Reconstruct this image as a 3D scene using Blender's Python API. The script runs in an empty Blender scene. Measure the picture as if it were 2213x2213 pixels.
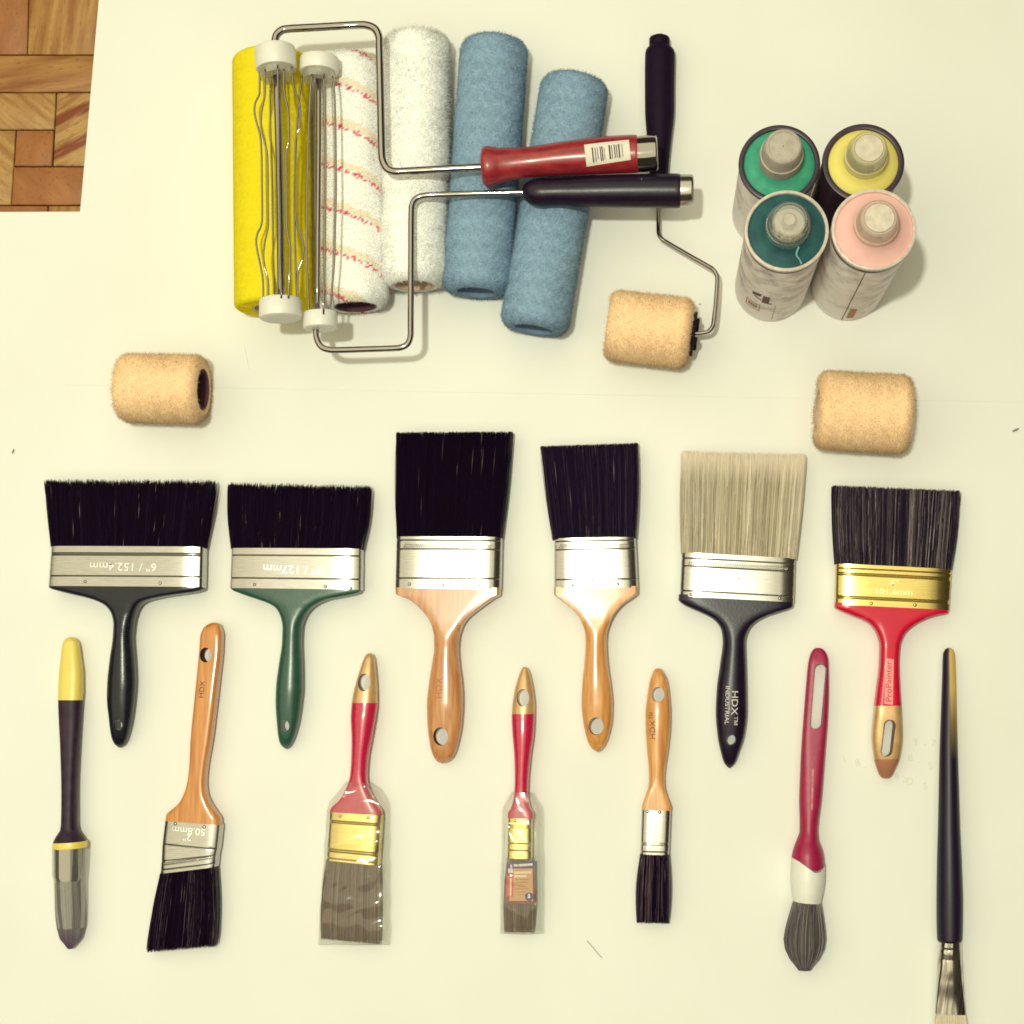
import bpy, math, random
import numpy as np
from mathutils import Vector, Matrix
from mathutils.bvhtree import BVHTree

random.seed(7)
rng = np.random.default_rng(11)
scene = bpy.context.scene

# ------------------------------------------------------------------ camera
# The photo looks down on the floor from about 1.4 m, tilted a little, so the
# foot of the lens (world origin) falls below right of the picture's centre.
RES, FPX, CAM_H = 2213.0, 3300.0, 1.40
NAD = (1420.0, 1480.0)
HALF = RES / 2
_d = Vector((NAD[0] - HALF, -(NAD[1] - HALF), -FPX)).normalized()   # camera coords (x right, y up, -z forward)
ROT = _d.rotation_difference(Vector((0, 0, -1))).to_matrix()
CAM = Vector((0, 0, CAM_H))
cam_data = bpy.data.cameras.new('camera')
cam = bpy.data.objects.new('camera', cam_data)
scene.collection.objects.link(cam)
cam.matrix_world = Matrix.Translation(CAM) @ ROT.to_4x4()
cam_data.sensor_width = 36
cam_data.lens = FPX / RES * 36
cam_data.clip_start = 0.05
cam_data.clip_end = 50
scene.camera = cam
scene.render.resolution_x = scene.render.resolution_y = 1024

def P3(x, y, z):
    return P(x, y, z * 0.001)

def P(px, py, z=0.0):
    r = ROT @ Vector((px - HALF, -(py - HALF), -FPX))
    t = (z - CAM_H) / r.z
    return CAM + r * t

# ------------------------------------------------------------------ light
world = bpy.data.worlds.new('World')
scene.world = world
world.use_nodes = True
bg = world.node_tree.nodes['Background']
bg.inputs[0].default_value = (1.0, 0.90, 0.60, 1)
bg.inputs[1].default_value = 0.06
LAMP = P(850, 1250, 0.0)
ld = bpy.data.lights.new('ceiling_bulb', 'POINT')
ld.energy = 103
ld.color = (1.0, 1.02, 0.80)
ld.shadow_soft_size = 0.04
lo = bpy.data.objects.new('ceiling_bulb', ld)
lo.location = (LAMP.x, LAMP.y, 2.3)
scene.collection.objects.link(lo)
ad = bpy.data.lights.new('ceiling_bounce', 'AREA')
ad.shape = 'RECTANGLE'
ad.size, ad.size_y = 5.0, 5.0
ad.energy = 93
ad.color = (1.0, 0.935, 0.61)
ao = bpy.data.objects.new('ceiling_bounce', ad)
ao.location = (-1.5, 0.9, 2.5)
scene.collection.objects.link(ao)

scene.view_settings.view_transform = 'Standard'
scene.view_settings.look = 'None'
scene.view_settings.exposure = 0.12
scene.view_settings.gamma = 1.0
scene.cycles.use_denoising = True
scene.cycles.max_bounces = 8
scene.cycles.transparent_max_bounces = 32
scene.cycles.filter_width = 1.7

# ------------------------------------------------------------------ materials
def lin(c):
    c = c / 255.0
    return c / 12.92 if c <= 0.04045 else ((c + 0.055) / 1.055) ** 2.4
PAPER = [lin(v) for v in (241, 243, 206)]
def alb(r, g, b, k=0.80):
    return tuple(min(0.92, max(0.002, lin(v) / p * k)) for v, p in zip((r, g, b), PAPER))

def base_mat(name):
    m = bpy.data.materials.new(name)
    m.use_nodes = True
    nt = m.node_tree
    return m, nt, nt.nodes['Principled BSDF']

def setin(b, **kw):
    names = dict(rough='Roughness', metal='Metallic', spec='Specular IOR Level', coat='Coat Weight',
                 coatr='Coat Roughness', sheen='Sheen Weight', ior='IOR', aniso='Anisotropic')
    for k, v in kw.items():
        b.inputs[names[k]].default_value = v

def mat(name, c1, c2=None, scale=40, stretch=(1, 1, 1), rot=0.0, pores=None, bump=0.0, bscale=None, detail=4, contrast=(0.3, 0.7), **kw):
    """Principled surface whose colour wanders between c1 and c2 with object-space noise."""
    m, nt, b = base_mat(name)
    setin(b, **kw)
    b.inputs['Base Color'].default_value = (*c1, 1)
    tc = nt.nodes.new('ShaderNodeTexCoord')
    mp = nt.nodes.new('ShaderNodeMapping')
    mp.inputs['Scale'].default_value = stretch
    rt = nt.nodes.new('ShaderNodeVectorRotate'); rt.rotation_type = 'Z_AXIS'; rt.inputs['Angle'].default_value = math.radians(rot)
    nt.links.new(tc.outputs['Object'], rt.inputs['Vector'])
    nt.links.new(rt.outputs[0], mp.inputs['Vector'])
    if c2 is not None:
        nz = nt.nodes.new('ShaderNodeTexNoise')
        nz.inputs['Scale'].default_value = scale
        nz.inputs['Detail'].default_value = detail
        nt.links.new(mp.outputs[0], nz.inputs['Vector'])
        rp = nt.nodes.new('ShaderNodeValToRGB')
        rp.color_ramp.elements[0].position = contrast[0]
        rp.color_ramp.elements[1].position = contrast[1]
        rp.color_ramp.elements[0].color = (*c1, 1)
        rp.color_ramp.elements[1].color = (*c2, 1)
        nt.links.new(nz.outputs['Fac'], rp.inputs['Fac'])
        src = rp.outputs['Color']
        if pores is not None:
            n3 = nt.nodes.new('ShaderNodeTexNoise'); n3.inputs['Scale'].default_value = pores[1]; n3.inputs['Detail'].default_value = 3
            nt.links.new(mp.outputs[0], n3.inputs['Vector'])
            r3 = nt.nodes.new('ShaderNodeValToRGB')
            r3.color_ramp.elements[0].position = pores[2]; r3.color_ramp.elements[1].position = pores[2] + 0.12
            nt.links.new(n3.outputs['Fac'], r3.inputs['Fac'])
            mx = nt.nodes.new('ShaderNodeMix'); mx.data_type = 'RGBA'
            mx.inputs[7].default_value = (*pores[0], 1)
            nt.links.new(r3.outputs['Color'], mx.inputs[0]); nt.links.new(src, mx.inputs[6])
            src = mx.outputs[2]
        nt.links.new(src, b.inputs['Base Color'])
    if bump:
        n2 = nt.nodes.new('ShaderNodeTexNoise')
        n2.inputs['Scale'].default_value = bscale or scale
        n2.inputs['Detail'].default_value = 5
        nt.links.new(mp.outputs[0], n2.inputs['Vector'])
        bp = nt.nodes.new('ShaderNodeBump')
        bp.inputs['Strength'].default_value = bump
        bp.inputs['Distance'].default_value = 0.001
        nt.links.new(n2.outputs['Fac'], bp.inputs['Height'])
        nt.links.new(bp.outputs[0], b.inputs['Normal'])
    return m

def attr_mat(name, **kw):
    """Colour comes from the mesh's own pigment attribute 'Col' (dyed fibres, printed stripes)."""
    m, nt, b = base_mat(name)
    setin(b, **kw)
    a = nt.nodes.new('ShaderNodeAttribute')
    a.attribute_name = 'Col'
    nt.links.new(a.outputs['Color'], b.inputs['Base Color'])
    return m

def film_mat(name, tint=(0.97, 0.97, 0.95), gloss=0.05, haze=0.035, rough=0.13, bump=0.22, bscale=38, mist=(0.7, 0.68, 0.62)):
    """Thin clear plastic: see-through, with a Fresnel sheen and a trace of haze."""
    m = bpy.data.materials.new(name)
    m.use_nodes = True
    nt = m.node_tree
    for n in list(nt.nodes):
        nt.nodes.remove(n)
    out = nt.nodes.new('ShaderNodeOutputMaterial')
    tr = nt.nodes.new('ShaderNodeBsdfTransparent'); tr.inputs[0].default_value = (*tint, 1)
    gl = nt.nodes.new('ShaderNodeBsdfGlossy'); gl.inputs['Roughness'].default_value = rough
    df = nt.nodes.new('ShaderNodeBsdfDiffuse'); df.inputs[0].default_value = (*mist, 1)
    lw = nt.nodes.new('ShaderNodeLayerWeight'); lw.inputs['Blend'].default_value = 0.25
    mul = nt.nodes.new('ShaderNodeMath'); mul.operation = 'MULTIPLY_ADD'
    mul.inputs[1].default_value = 0.30; mul.inputs[2].default_value = gloss
    m1 = nt.nodes.new('ShaderNodeMixShader'); m1.inputs[0].default_value = haze
    m2 = nt.nodes.new('ShaderNodeMixShader')
    tc = nt.nodes.new('ShaderNodeTexCoord')
    nz = nt.nodes.new('ShaderNodeTexNoise'); nz.inputs['Scale'].default_value = bscale
    bp = nt.nodes.new('ShaderNodeBump'); bp.inputs['Strength'].default_value = bump; bp.inputs['Distance'].default_value = 0.004
    L = nt.links.new
    L(tc.outputs['Object'], nz.inputs['Vector']); L(nz.outputs['Fac'], bp.inputs['Height'])
    L(bp.outputs[0], gl.inputs['Normal'])
    L(lw.outputs['Facing'], mul.inputs[0])
    L(tr.outputs[0], m1.inputs[1]); L(df.outputs[0], m1.inputs[2])
    L(mul.outputs[0], m2.inputs[0]); L(m1.outputs[0], m2.inputs[1]); L(gl.outputs[0], m2.inputs[2])
    L(m2.outputs[0], out.inputs['Surface'])
    return m

M = {}
M['paper'] = mat('paper', (0.815, 0.815, 0.80), (0.775, 0.77, 0.745), scale=5, detail=8, bump=0.05, bscale=250, rough=0.75, spec=0.2)
M['pencil'] = mat('pencil', (0.66, 0.65, 0.60), (0.76, 0.755, 0.73), scale=300, rough=0.9)
def wood_plank(name, a, b, rot=0.0, f=(110, 12), lo_=0.36, hi=0.64):
    return mat(name, alb(*a, 0.58), alb(*b, 0.58), scale=1, stretch=(f[0], f[1], 1), rot=rot, detail=9, contrast=(lo_, hi), rough=0.5, spec=0.25, bump=0.1, bscale=6,
               pores=(alb(128, 76, 34), 9.0, 0.60))
M['plank_light'] = wood_plank('plank_light', (212, 164, 84), (172, 114, 52), rot=6)
M['plank_diag'] = wood_plank('plank_diag', (216, 172, 92), (184, 130, 64), rot=-52, f=(140, 18))
M['plank_mid'] = wood_plank('plank_mid', (204, 152, 78), (162, 100, 46), rot=84, f=(110, 11))
M['plank_dark'] = wood_plank('plank_dark', (180, 116, 56), (194, 130, 66), rot=30, f=(70, 30))
M['plank_red'] = wood_plank('plank_red', (198, 134, 70), (178, 114, 60), rot=-40, f=(80, 24))
M['plank_stripe'] = wood_plank('plank_stripe', (214, 170, 92), (152, 84, 42), rot=62, f=(80, 9), lo_=0.44, hi=0.56)
M['floor_joint'] = mat('floor_joint', alb(146, 84, 40), alb(160, 96, 48), rough=0.8)

M['steel'] = mat('steel', (0.50, 0.48, 0.46), (0.42, 0.40, 0.385), scale=90, stretch=(1, 14, 1), metal=1, rough=0.22)
M['chrome'] = mat('chrome', (0.38, 0.35, 0.34), metal=1, rough=0.09)
M['brass'] = mat('brass', (0.70, 0.56, 0.22), (0.62, 0.47, 0.16), scale=60, stretch=(1, 12, 1), metal=1, rough=0.24)
M['gold_paint'] = mat('gold_paint', alb(222, 184, 112), alb(206, 160, 92), scale=120, metal=0.35, rough=0.34, coat=0.4)
M['bronze_tip'] = mat('bronze_tip', alb(196, 138, 92), alb(182, 120, 76), scale=120, metal=0.3, rough=0.4)
M['black_green'] = mat('black_green', alb(28, 32, 32), alb(22, 18, 28), scale=150, rough=0.26, spec=0.42, bump=0.06, bscale=600)
M['green'] = mat('green', alb(46, 88, 60), alb(38, 76, 54), scale=200, rough=0.30, spec=0.6, bump=0.06, bscale=600)
M['black'] = mat('black', alb(24, 8, 28), alb(32, 20, 36), scale=120, rough=0.33, spec=0.35, bump=0.08, bscale=500)
M['black_matte'] = mat('black_matte', alb(24, 6, 28), alb(30, 14, 32), scale=120, rough=0.6, spec=0.12)
M['aubergine'] = mat('aubergine', alb(40, 20, 36), alb(58, 38, 50), scale=140, rough=0.5, spec=0.3)
def lacquer_wood(name, a, b):
    return mat(name, alb(*a), alb(*b), scale=10, stretch=(34, 2.4, 34), detail=8, contrast=(0.34, 0.66), rough=0.30, spec=0.5, coat=0.6, coatr=0.12)
M['wood_pale'] = lacquer_wood('wood_pale', (216, 158, 90), (190, 122, 62))
M['wood_honey'] = lacquer_wood('wood_honey', (232, 172, 86), (206, 134, 58))
M['wood_amber'] = lacquer_wood('wood_amber', (224, 154, 66), (196, 120, 46))
M['red'] = mat('red', alb(218, 10, 48), alb(206, 8, 44), scale=160, rough=0.3, spec=0.3, coat=0.2, coatr=0.1)
M['metal_red'] = mat('metal_red', alb(212, 26, 66), alb(186, 16, 54), scale=400, rough=0.26, coat=0.8, coatr=0.06)
M['maroon'] = mat('maroon', alb(172, 26, 66), alb(156, 16, 58), scale=140, rough=0.42, bump=0.1, bscale=300)
M['maroon_wear'] = mat('maroon_wear', alb(206, 140, 118), alb(176, 40, 74), scale=160, rough=0.5)
M['red_wood'] = mat('red_wood', alb(170, 48, 42), alb(136, 24, 34), scale=30, stretch=(3, 8, 8), rough=0.34, coat=0.4, coatr=0.2, bump=0.06, bscale=300)
M['white_plastic'] = mat('white_plastic', (0.78, 0.77, 0.73), (0.74, 0.72, 0.67), scale=60, rough=0.4)
M['clear_collar'] = film_mat('clear_collar', tint=(0.9, 0.89, 0.85), haze=0.3, gloss=0.1, rough=0.25)
M['yellow'] = mat('yellow', alb(242, 222, 96), alb(238, 212, 84), scale=80, rough=0.35, coat=0.3)
M['bore_wood'] = mat('bore_wood', alb(118, 52, 42), alb(96, 38, 34), scale=200, rough=0.8)
M['bore_bronze'] = mat('bore_bronze', alb(150, 92, 58), alb(128, 72, 48), scale=200, rough=0.5)
M['film'] = film_mat('film')
M['sleeve'] = film_mat('sleeve', tint=(0.93, 0.92, 0.88), gloss=0.14, haze=0.10, rough=0.08, bump=0.05)
M['bristle'] = attr_mat('bristle', rough=0.33, spec=0.5)
def nap_mat(name):
    m = bpy.data.materials.new(name); m.use_nodes = True
    nt = m.node_tree
    out = nt.nodes['Material Output']; nt.nodes.remove(nt.nodes['Principled BSDF'])
    at = nt.nodes.new('ShaderNodeAttribute'); at.attribute_name = 'Col'
    d = nt.nodes.new('ShaderNodeBsdfDiffuse'); t = nt.nodes.new('ShaderNodeBsdfTranslucent')
    mx = nt.nodes.new('ShaderNodeMixShader'); mx.inputs[0].default_value = 0.08
    nt.links.new(at.outputs['Color'], d.inputs[0]); nt.links.new(at.outputs['Color'], t.inputs[0])
    nt.links.new(d.outputs[0], mx.inputs[1]); nt.links.new(t.outputs[0], mx.inputs[2])
    tp = nt.nodes.new('ShaderNodeBsdfTransparent'); m2 = nt.nodes.new('ShaderNodeMixShader'); m2.inputs[0].default_value = 0.42
    nt.links.new(tp.outputs[0], m2.inputs[1]); nt.links.new(mx.outputs[0], m2.inputs[2]); nt.links.new(m2.outputs[0], out.inputs['Surface'])
    return m
def nap_base(name, lo_=0.95, hi=1.04, bump=0.10):
    m, nt, b = base_mat(name); setin(b, rough=0.95, spec=0.0)
    L = nt.links.new
    at = nt.nodes.new('ShaderNodeAttribute'); at.attribute_name = 'Col'
    tc = nt.nodes.new('ShaderNodeTexCoord')
    nz = nt.nodes.new('ShaderNodeTexNoise'); nz.inputs['Scale'].default_value = 520; nz.inputs['Detail'].default_value = 3
    L(tc.outputs['Object'], nz.inputs['Vector'])
    mr = nt.nodes.new('ShaderNodeMapRange'); mr.inputs[1].default_value = 0.3; mr.inputs[2].default_value = 0.7; mr.inputs[3].default_value = lo_; mr.inputs[4].default_value = hi
    L(nz.outputs['Fac'], mr.inputs[0])
    hs = nt.nodes.new('ShaderNodeHueSaturation'); L(at.outputs['Color'], hs.inputs['Color']); L(mr.outputs[0], hs.inputs['Value'])
    L(hs.outputs[0], b.inputs['Base Color'])
    bp = nt.nodes.new('ShaderNodeBump'); bp.inputs['Strength'].default_value = bump; bp.inputs['Distance'].default_value = 0.0012
    L(nz.outputs['Fac'], bp.inputs['Height']); L(bp.outputs[0], b.inputs['Normal'])
    return m
M['nap'] = nap_base('nap')
M['nap_grainy'] = nap_base('nap_grainy', 0.78, 1.10, 0.35)
M['fibre'] = nap_mat('fibre')
M['core_dark'] = mat('core_dark', alb(96, 62, 62), alb(76, 46, 56), scale=90, rough=0.9)
M['core_blue'] = mat('core_blue', alb(104, 130, 138), alb(124, 148, 150), scale=200, rough=0.9)
M['core_white'] = mat('core_white', alb(214, 190, 146), alb(196, 166, 120), scale=120, rough=0.9)
M['ink'] = mat('ink', alb(96, 52, 40), alb(116, 70, 50), scale=300, rough=0.7)
M['ink_faint'] = mat('ink_faint', alb(188, 124, 62), alb(176, 112, 56), scale=300, rough=0.6)
M['print_white'] = mat('print_white', alb(228, 218, 186), alb(212, 200, 168), scale=400, rough=0.5)
M['sticker'] = mat('sticker', alb(236, 232, 190), alb(228, 220, 176), scale=100, rough=0.6)
M['bar_ink'] = mat('bar_ink', alb(70, 50, 46), rough=0.8)
M['sticker_salmon'] = mat('sticker_salmon', alb(252, 164, 132), alb(246, 150, 122), scale=100, rough=0.5)
M['ink_red'] = mat('ink_red', alb(210, 40, 52), alb(196, 34, 48), scale=100, rough=0.5)
M['card_brown'] = mat('card_brown', alb(126, 62, 60), alb(150, 78, 70), scale=80, rough=0.6)
M['card_tan'] = mat('card_tan', alb(208, 168, 106), alb(198, 152, 96), scale=80, rough=0.6)
M['card_navy'] = mat('card_navy', alb(78, 58, 92), alb(92, 74, 104), scale=200, rough=0.6)
M['card_red'] = mat('card_red', alb(226, 104, 84), alb(214, 88, 78), scale=200, rough=0.6)
M['card_cream'] = mat('card_cream', alb(238, 220, 160), alb(232, 210, 150), scale=200, rough=0.6)
def can_label(name, smudge, amount):
    """Pale printed paper, dirtied by overspray that thickens towards the shoulder."""
    m, nt, b = base_mat(name)
    setin(b, rough=0.5)
    L = nt.links.new
    tc = nt.nodes.new('ShaderNodeTexCoord')
    sp = nt.nodes.new('ShaderNodeSeparateXYZ'); L(tc.outputs['Object'], sp.inputs[0])
    n1 = nt.nodes.new('ShaderNodeTexNoise'); n1.inputs['Scale'].default_value = 42; n1.inputs['Detail'].default_value = 9; n1.inputs['Roughness'].default_value = 0.65
    L(tc.outputs['Object'], n1.inputs['Vector'])
    h = nt.nodes.new('ShaderNodeMapRange'); h.inputs[1].default_value = 0.04; h.inputs[2].default_value = 0.18; h.inputs[3].default_value = 0.0; h.inputs[4].default_value = 0.12
    L(sp.outputs['Z'], h.inputs[0])
    ad_ = nt.nodes.new('ShaderNodeMath'); ad_.operation = 'ADD'; L(n1.outputs['Fac'], ad_.inputs[0]); L(h.outputs[0], ad_.inputs[1])
    rp = nt.nodes.new('ShaderNodeValToRGB')
    rp.color_ramp.elements[0].position = 0.53; rp.color_ramp.elements[0].color = (*alb(248, 242, 204), 1)
    rp.color_ramp.elements[1].position = 0.53 + amount; rp.color_ramp.elements[1].color = (*alb(*smudge), 1)
    L(ad_.outputs[0], rp.inputs['Fac']); L(rp.outputs['Color'], b.inputs['Base Color'])
    return m
M['can_label'] = can_label('can_label', (104, 90, 78), .30)
M['can_label_clean'] = can_label('can_label_clean', (134, 120, 98), .34)
M['rim_white'] = mat('rim_white', alb(232, 222, 182), alb(206, 190, 150), scale=200, rough=0.4)
M['rim_black'] = mat('rim_black', alb(34, 10, 34), alb(56, 32, 44), scale=150, rough=0.4)
M['can_green'] = mat('can_green', alb(74, 178, 124), alb(58, 156, 106), scale=120, rough=0.6, bump=0.1, bscale=500)
M['can_teal'] = mat('can_teal', alb(26, 76, 70), alb(40, 100, 86), scale=90, rough=0.6, bump=0.1, bscale=500)
M['can_yellow'] = mat('can_yellow', alb(248, 234, 104), alb(244, 228, 112), scale=90, rough=0.6, bump=0.1, bscale=500)
M['can_pink'] = mat('can_pink', alb(248, 200, 164), alb(242, 186, 154), scale=60, rough=0.6, bump=0.1, bscale=500)
M['cap_grey'] = mat('cap_grey', alb(196, 188, 150), alb(170, 162, 128), scale=110, rough=0.75, bump=0.2, bscale=300)
M['cap_dust_yellow'] = film_mat('cap_dust_yellow', tint=(0.99, 0.98, 0.90), mist=(0.85, 0.78, 0.50), gloss=0.07, haze=0.42, rough=0.2, bump=0.0)
M['cap_dust_pink'] = film_mat('cap_dust_pink', tint=(0.99, 0.95, 0.91), mist=(0.88, 0.70, 0.60), gloss=0.07, haze=0.42, rough=0.2, bump=0.0)
M['cap_top_grey'] = mat('cap_top_grey', alb(222, 212, 168), alb(200, 188, 146), scale=160, rough=0.6)
M['cap_clear'] = film_mat('cap_clear', tint=(0.985, 0.985, 0.97), gloss=0.12, haze=0.12, rough=0.06, bump=0.0)
M['nozzle'] = mat('nozzle', alb(200, 190, 150), alb(178, 168, 130), scale=200, rough=0.5)
M['nozzle_blue'] = mat('nozzle_blue', alb(120, 128, 116), rough=0.5)
M['drip'] = mat('drip', alb(130, 186, 160), rough=0.3)
M['speck'] = mat('speck', alb(150, 138, 110), rough=0.8)

# ------------------------------------------------------------------ mesh helpers
def mesh_np(name, verts, faces, material, smooth=40, col=None):
    """verts (n,3) array; faces list of index tuples or (m,k) array."""
    me = bpy.data.meshes.new(name)
    verts = np.asarray(verts, dtype=np.float32)
    me.vertices.add(len(verts))
    me.vertices.foreach_set('co', verts.ravel())
    if isinstance(faces, np.ndarray):
        k = faces.shape[1]
        tot = np.full(len(faces), k, dtype=np.int32)
        flat = faces.astype(np.int32).ravel()
    else:
        tot = np.array([len(f) for f in faces], dtype=np.int32)
        flat = np.array([i for f in faces for i in f], dtype=np.int32)
    start = np.concatenate(([0], np.cumsum(tot)[:-1])).astype(np.int32)
    me.loops.add(len(flat)); me.polygons.add(len(tot))
    me.loops.foreach_set('vertex_index', flat)
    me.polygons.foreach_set('loop_start', start)
    if smooth is not None:
        me.polygons.foreach_set('use_smooth', np.ones(len(tot), dtype=bool))
    me.update(calc_edges=True)
    me.validate()
    if smooth is not None and smooth < 180:
        me.set_sharp_from_angle(angle=math.radians(smooth))
    if col is not None:
        ca = me.color_attributes.new('Col', 'FLOAT_COLOR', 'POINT')
        c4 = np.ones((len(verts), 4), dtype=np.float32)
        c4[:, :3] = col
        ca.data.foreach_set('color', c4.ravel())
    me.materials.append(material)
    return me

def thing(name, label, cat, loc, group=None):
    o = bpy.data.objects.new(name, None)
    o.empty_display_size = 0.02
    scene.collection.objects.link(o)
    o.location = loc
    o['label'] = label
    o['category'] = cat
    if group:
        o['group'] = group
    return o

def root_loc(o):
    v = Vector((0, 0, 0))
    while o is not None:
        v = v + o.location
        o = o.parent
    return v

def part(name, geo, material, parent=None, smooth=40, col=None, kind=None, label=None):
    """geo = (verts in world space, faces); linked as one mesh object under parent."""
    v, f = geo
    off = root_loc(parent) if parent is not None else Vector((0, 0, 0))
    v = np.asarray(v, dtype=np.float64) - np.array(off)
    me = mesh_np(name, v, f, material, smooth, col)
    o = bpy.data.objects.new(name, me)
    scene.collection.objects.link(o)
    if parent is not None:
        o.parent = parent
    if kind:
        o['kind'] = kind
    if label:
        o['label'] = label
    return o

def join(*geos):
    vs, fs, n = [], [], 0
    for v, f in geos:
        vs.append(np.asarray(v)); fs += [tuple(i + n for i in t) for t in f]; n += len(v)
    return np.concatenate(vs), fs

def pchip(x, y, xq):
    x = np.asarray(x, float); y = np.asarray(y, float)
    h = np.diff(x); d = np.diff(y) / h
    m = np.zeros(len(x))
    if len(x) == 2:
        m[:] = d[0]
    else:
        for i in range(1, len(x) - 1):
            if d[i - 1] * d[i] > 0:
                w1 = 2 * h[i] + h[i - 1]; w2 = h[i] + 2 * h[i - 1]
                m[i] = (w1 + w2) / (w1 / d[i - 1] + w2 / d[i])
        m[0], m[-1] = d[0], d[-1]
    k = np.clip(np.searchsorted(x, xq) - 1, 0, len(h) - 1)
    t = (xq - x[k]) / h[k]
    return ((1 + 2 * t) * (1 - t) ** 2 * y[k] + t * (1 - t) ** 2 * h[k] * m[k]
            + t * t * (3 - 2 * t) * y[k + 1] + t * t * (t - 1) * h[k] * m[k + 1])

class Loft:
    """Body swept through stations (pos, edge_a, edge_b, thickness mm, centre height mm, squareness[, skew]).
    pos runs down the picture (or across it when horiz); edges are the outline on either side."""
    def __init__(self, st, horiz=False, lin_interp=False):
        self.x = np.array([s[0] for s in st], float)
        self.cols = [np.array([(s[i] if len(s) > i else 0.0) for s in st], float) for i in range(1, 7)]
        self.horiz = horiz
        self.lin = lin_interp
    def at(self, t):
        t = np.atleast_1d(np.asarray(t, float))
        f = np.interp if self.lin else None
        c = [np.interp(t, self.x, y) if self.lin else pchip(self.x, y, t) for y in self.cols]
        C, A, B, N = [], [], [], []
        for i in range(len(t)):
            a, b, T, zc, n, sk = (q[i] for q in c)
            q = min(1.0, max(0.0, (n - 2) / 6)) * 0.85
            dz = T * 0.0005 * q
            z = zc * 0.001
            half = (b - a) / 2
            if self.horiz:
                s = 1 if (a + b) / 2 < NAD[1] else -1
                L = P(t[i] - sk * half, a, z + s * dz); R = P(t[i] + sk * half, b, z - s * dz)
            else:
                s = 1 if (a + b) / 2 < NAD[0] else -1
                L = P(a, t[i] - sk * half, z + s * dz); R = P(b, t[i] + sk * half, z - s * dz)
            L.z = R.z = z
            C.append((L + R) / 2); A.append((R - L) / 2); B.append(T * 0.0005); N.append(n)
        return np.array([tuple(v) for v in C]), np.array([tuple(v) for v in A]), np.array(B), np.array(N)
    def geo(self, t0=None, t1=None, steps=48, seg=32):
        t0 = self.x[0] if t0 is None else t0
        t1 = self.x[-1] if t1 is None else t1
        ts = np.unique(np.concatenate((np.linspace(t0, t1, steps), self.x[(self.x > t0) & (self.x < t1)])))
        keep = [ts[0]]
        for v in ts[1:]:
            if v - keep[-1] > 0.25:
                keep.append(v)
        ts = np.array(keep)
        C, A, B, N = self.at(ts)
        ph = np.arange(seg) * 2 * np.pi / seg
        co, si = np.cos(ph), np.sin(ph)
        vs = []
        for i in range(len(ts)):
            n = max(1.2, N[i])
            r = (np.abs(co) ** n + np.abs(si) ** n) ** (-1 / n)
            vs.append(C[i] + np.outer(co * r, A[i]) + np.outer(si * r * B[i], (0, 0, 1)))
        v = np.concatenate(vs)
        fs = []
        for i in range(len(ts) - 1):
            for j in range(seg):
                k = (j + 1) % seg
                fs.append((i * seg + j, i * seg + k, (i + 1) * seg + k, (i + 1) * seg + j))
        fs.append(tuple(range(seg))[::-1])
        fs.append(tuple((len(ts) - 1) * seg + j for j in range(seg)))
        g = (v, fs)
        # keep faces outward whichever way the edges run
        if np.cross(A[0], np.array((0, 0, 1.0))) @ (C[-1] - C[0]) < 0:
            fs = [f[::-1] for f in fs]
        return v, fs

def tube(path, rad, seg=12, sub=0, closed_ends=True):
    """path: list of Vectors; smooth by Catmull-Rom when sub>0. rad: number or list."""
    pts = [Vector(p) for p in path]
    rads = [rad] * len(pts) if not hasattr(rad, '__len__') else list(rad)
    if sub:
        np_, nr = [], []
        for i in range(len(pts) - 1):
            p0 = pts[max(0, i - 1)]; p1 = pts[i]; p2 = pts[i + 1]; p3 = pts[min(len(pts) - 1, i + 2)]
            for k in range(sub):
                t = k / sub
                np_.append(0.5 * ((2 * p1) + (p2 - p0) * t + (2 * p0 - 5 * p1 + 4 * p2 - p3) * t * t + (3 * p1 - p0 - 3 * p2 + p3) * t ** 3))
                nr.append(rads[i] * (1 - t) + rads[i + 1] * t)
        np_.append(pts[-1]); nr.append(rads[-1])
        pts, rads = np_, nr
    vs, fs = [], []
    up = Vector((0, 0, 1))
    d0 = (pts[1] - pts[0]).normalized()
    u = d0.cross(up)
    if u.length < 1e-4:
        u = d0.cross(Vector((0, 1, 0)))
    u.normalize()
    for i, p in enumerate(pts):
        a = pts[max(0, i - 1)]; b = pts[min(len(pts) - 1, i + 1)]
        d = (b - a).normalized()
        u = (u - d * u.dot(d)).normalized()
        w = d.cross(u)
        for j in range(seg):
            t = 2 * math.pi * j / seg
            vs.append(p + (u * math.cos(t) + w * math.sin(t)) * rads[i])
    n = len(pts)
    for i in range(n - 1):
        for j in range(seg):
            k = (j + 1) % seg
            fs.append((i * seg + j, i * seg + k, (i + 1) * seg + k, (i + 1) * seg + j))
    if closed_ends:
        fs.append(tuple(range(seg))[::-1]); fs.append(tuple((n - 1) * seg + j for j in range(seg)))
    return np.array([tuple(v) for v in vs]), fs

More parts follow.
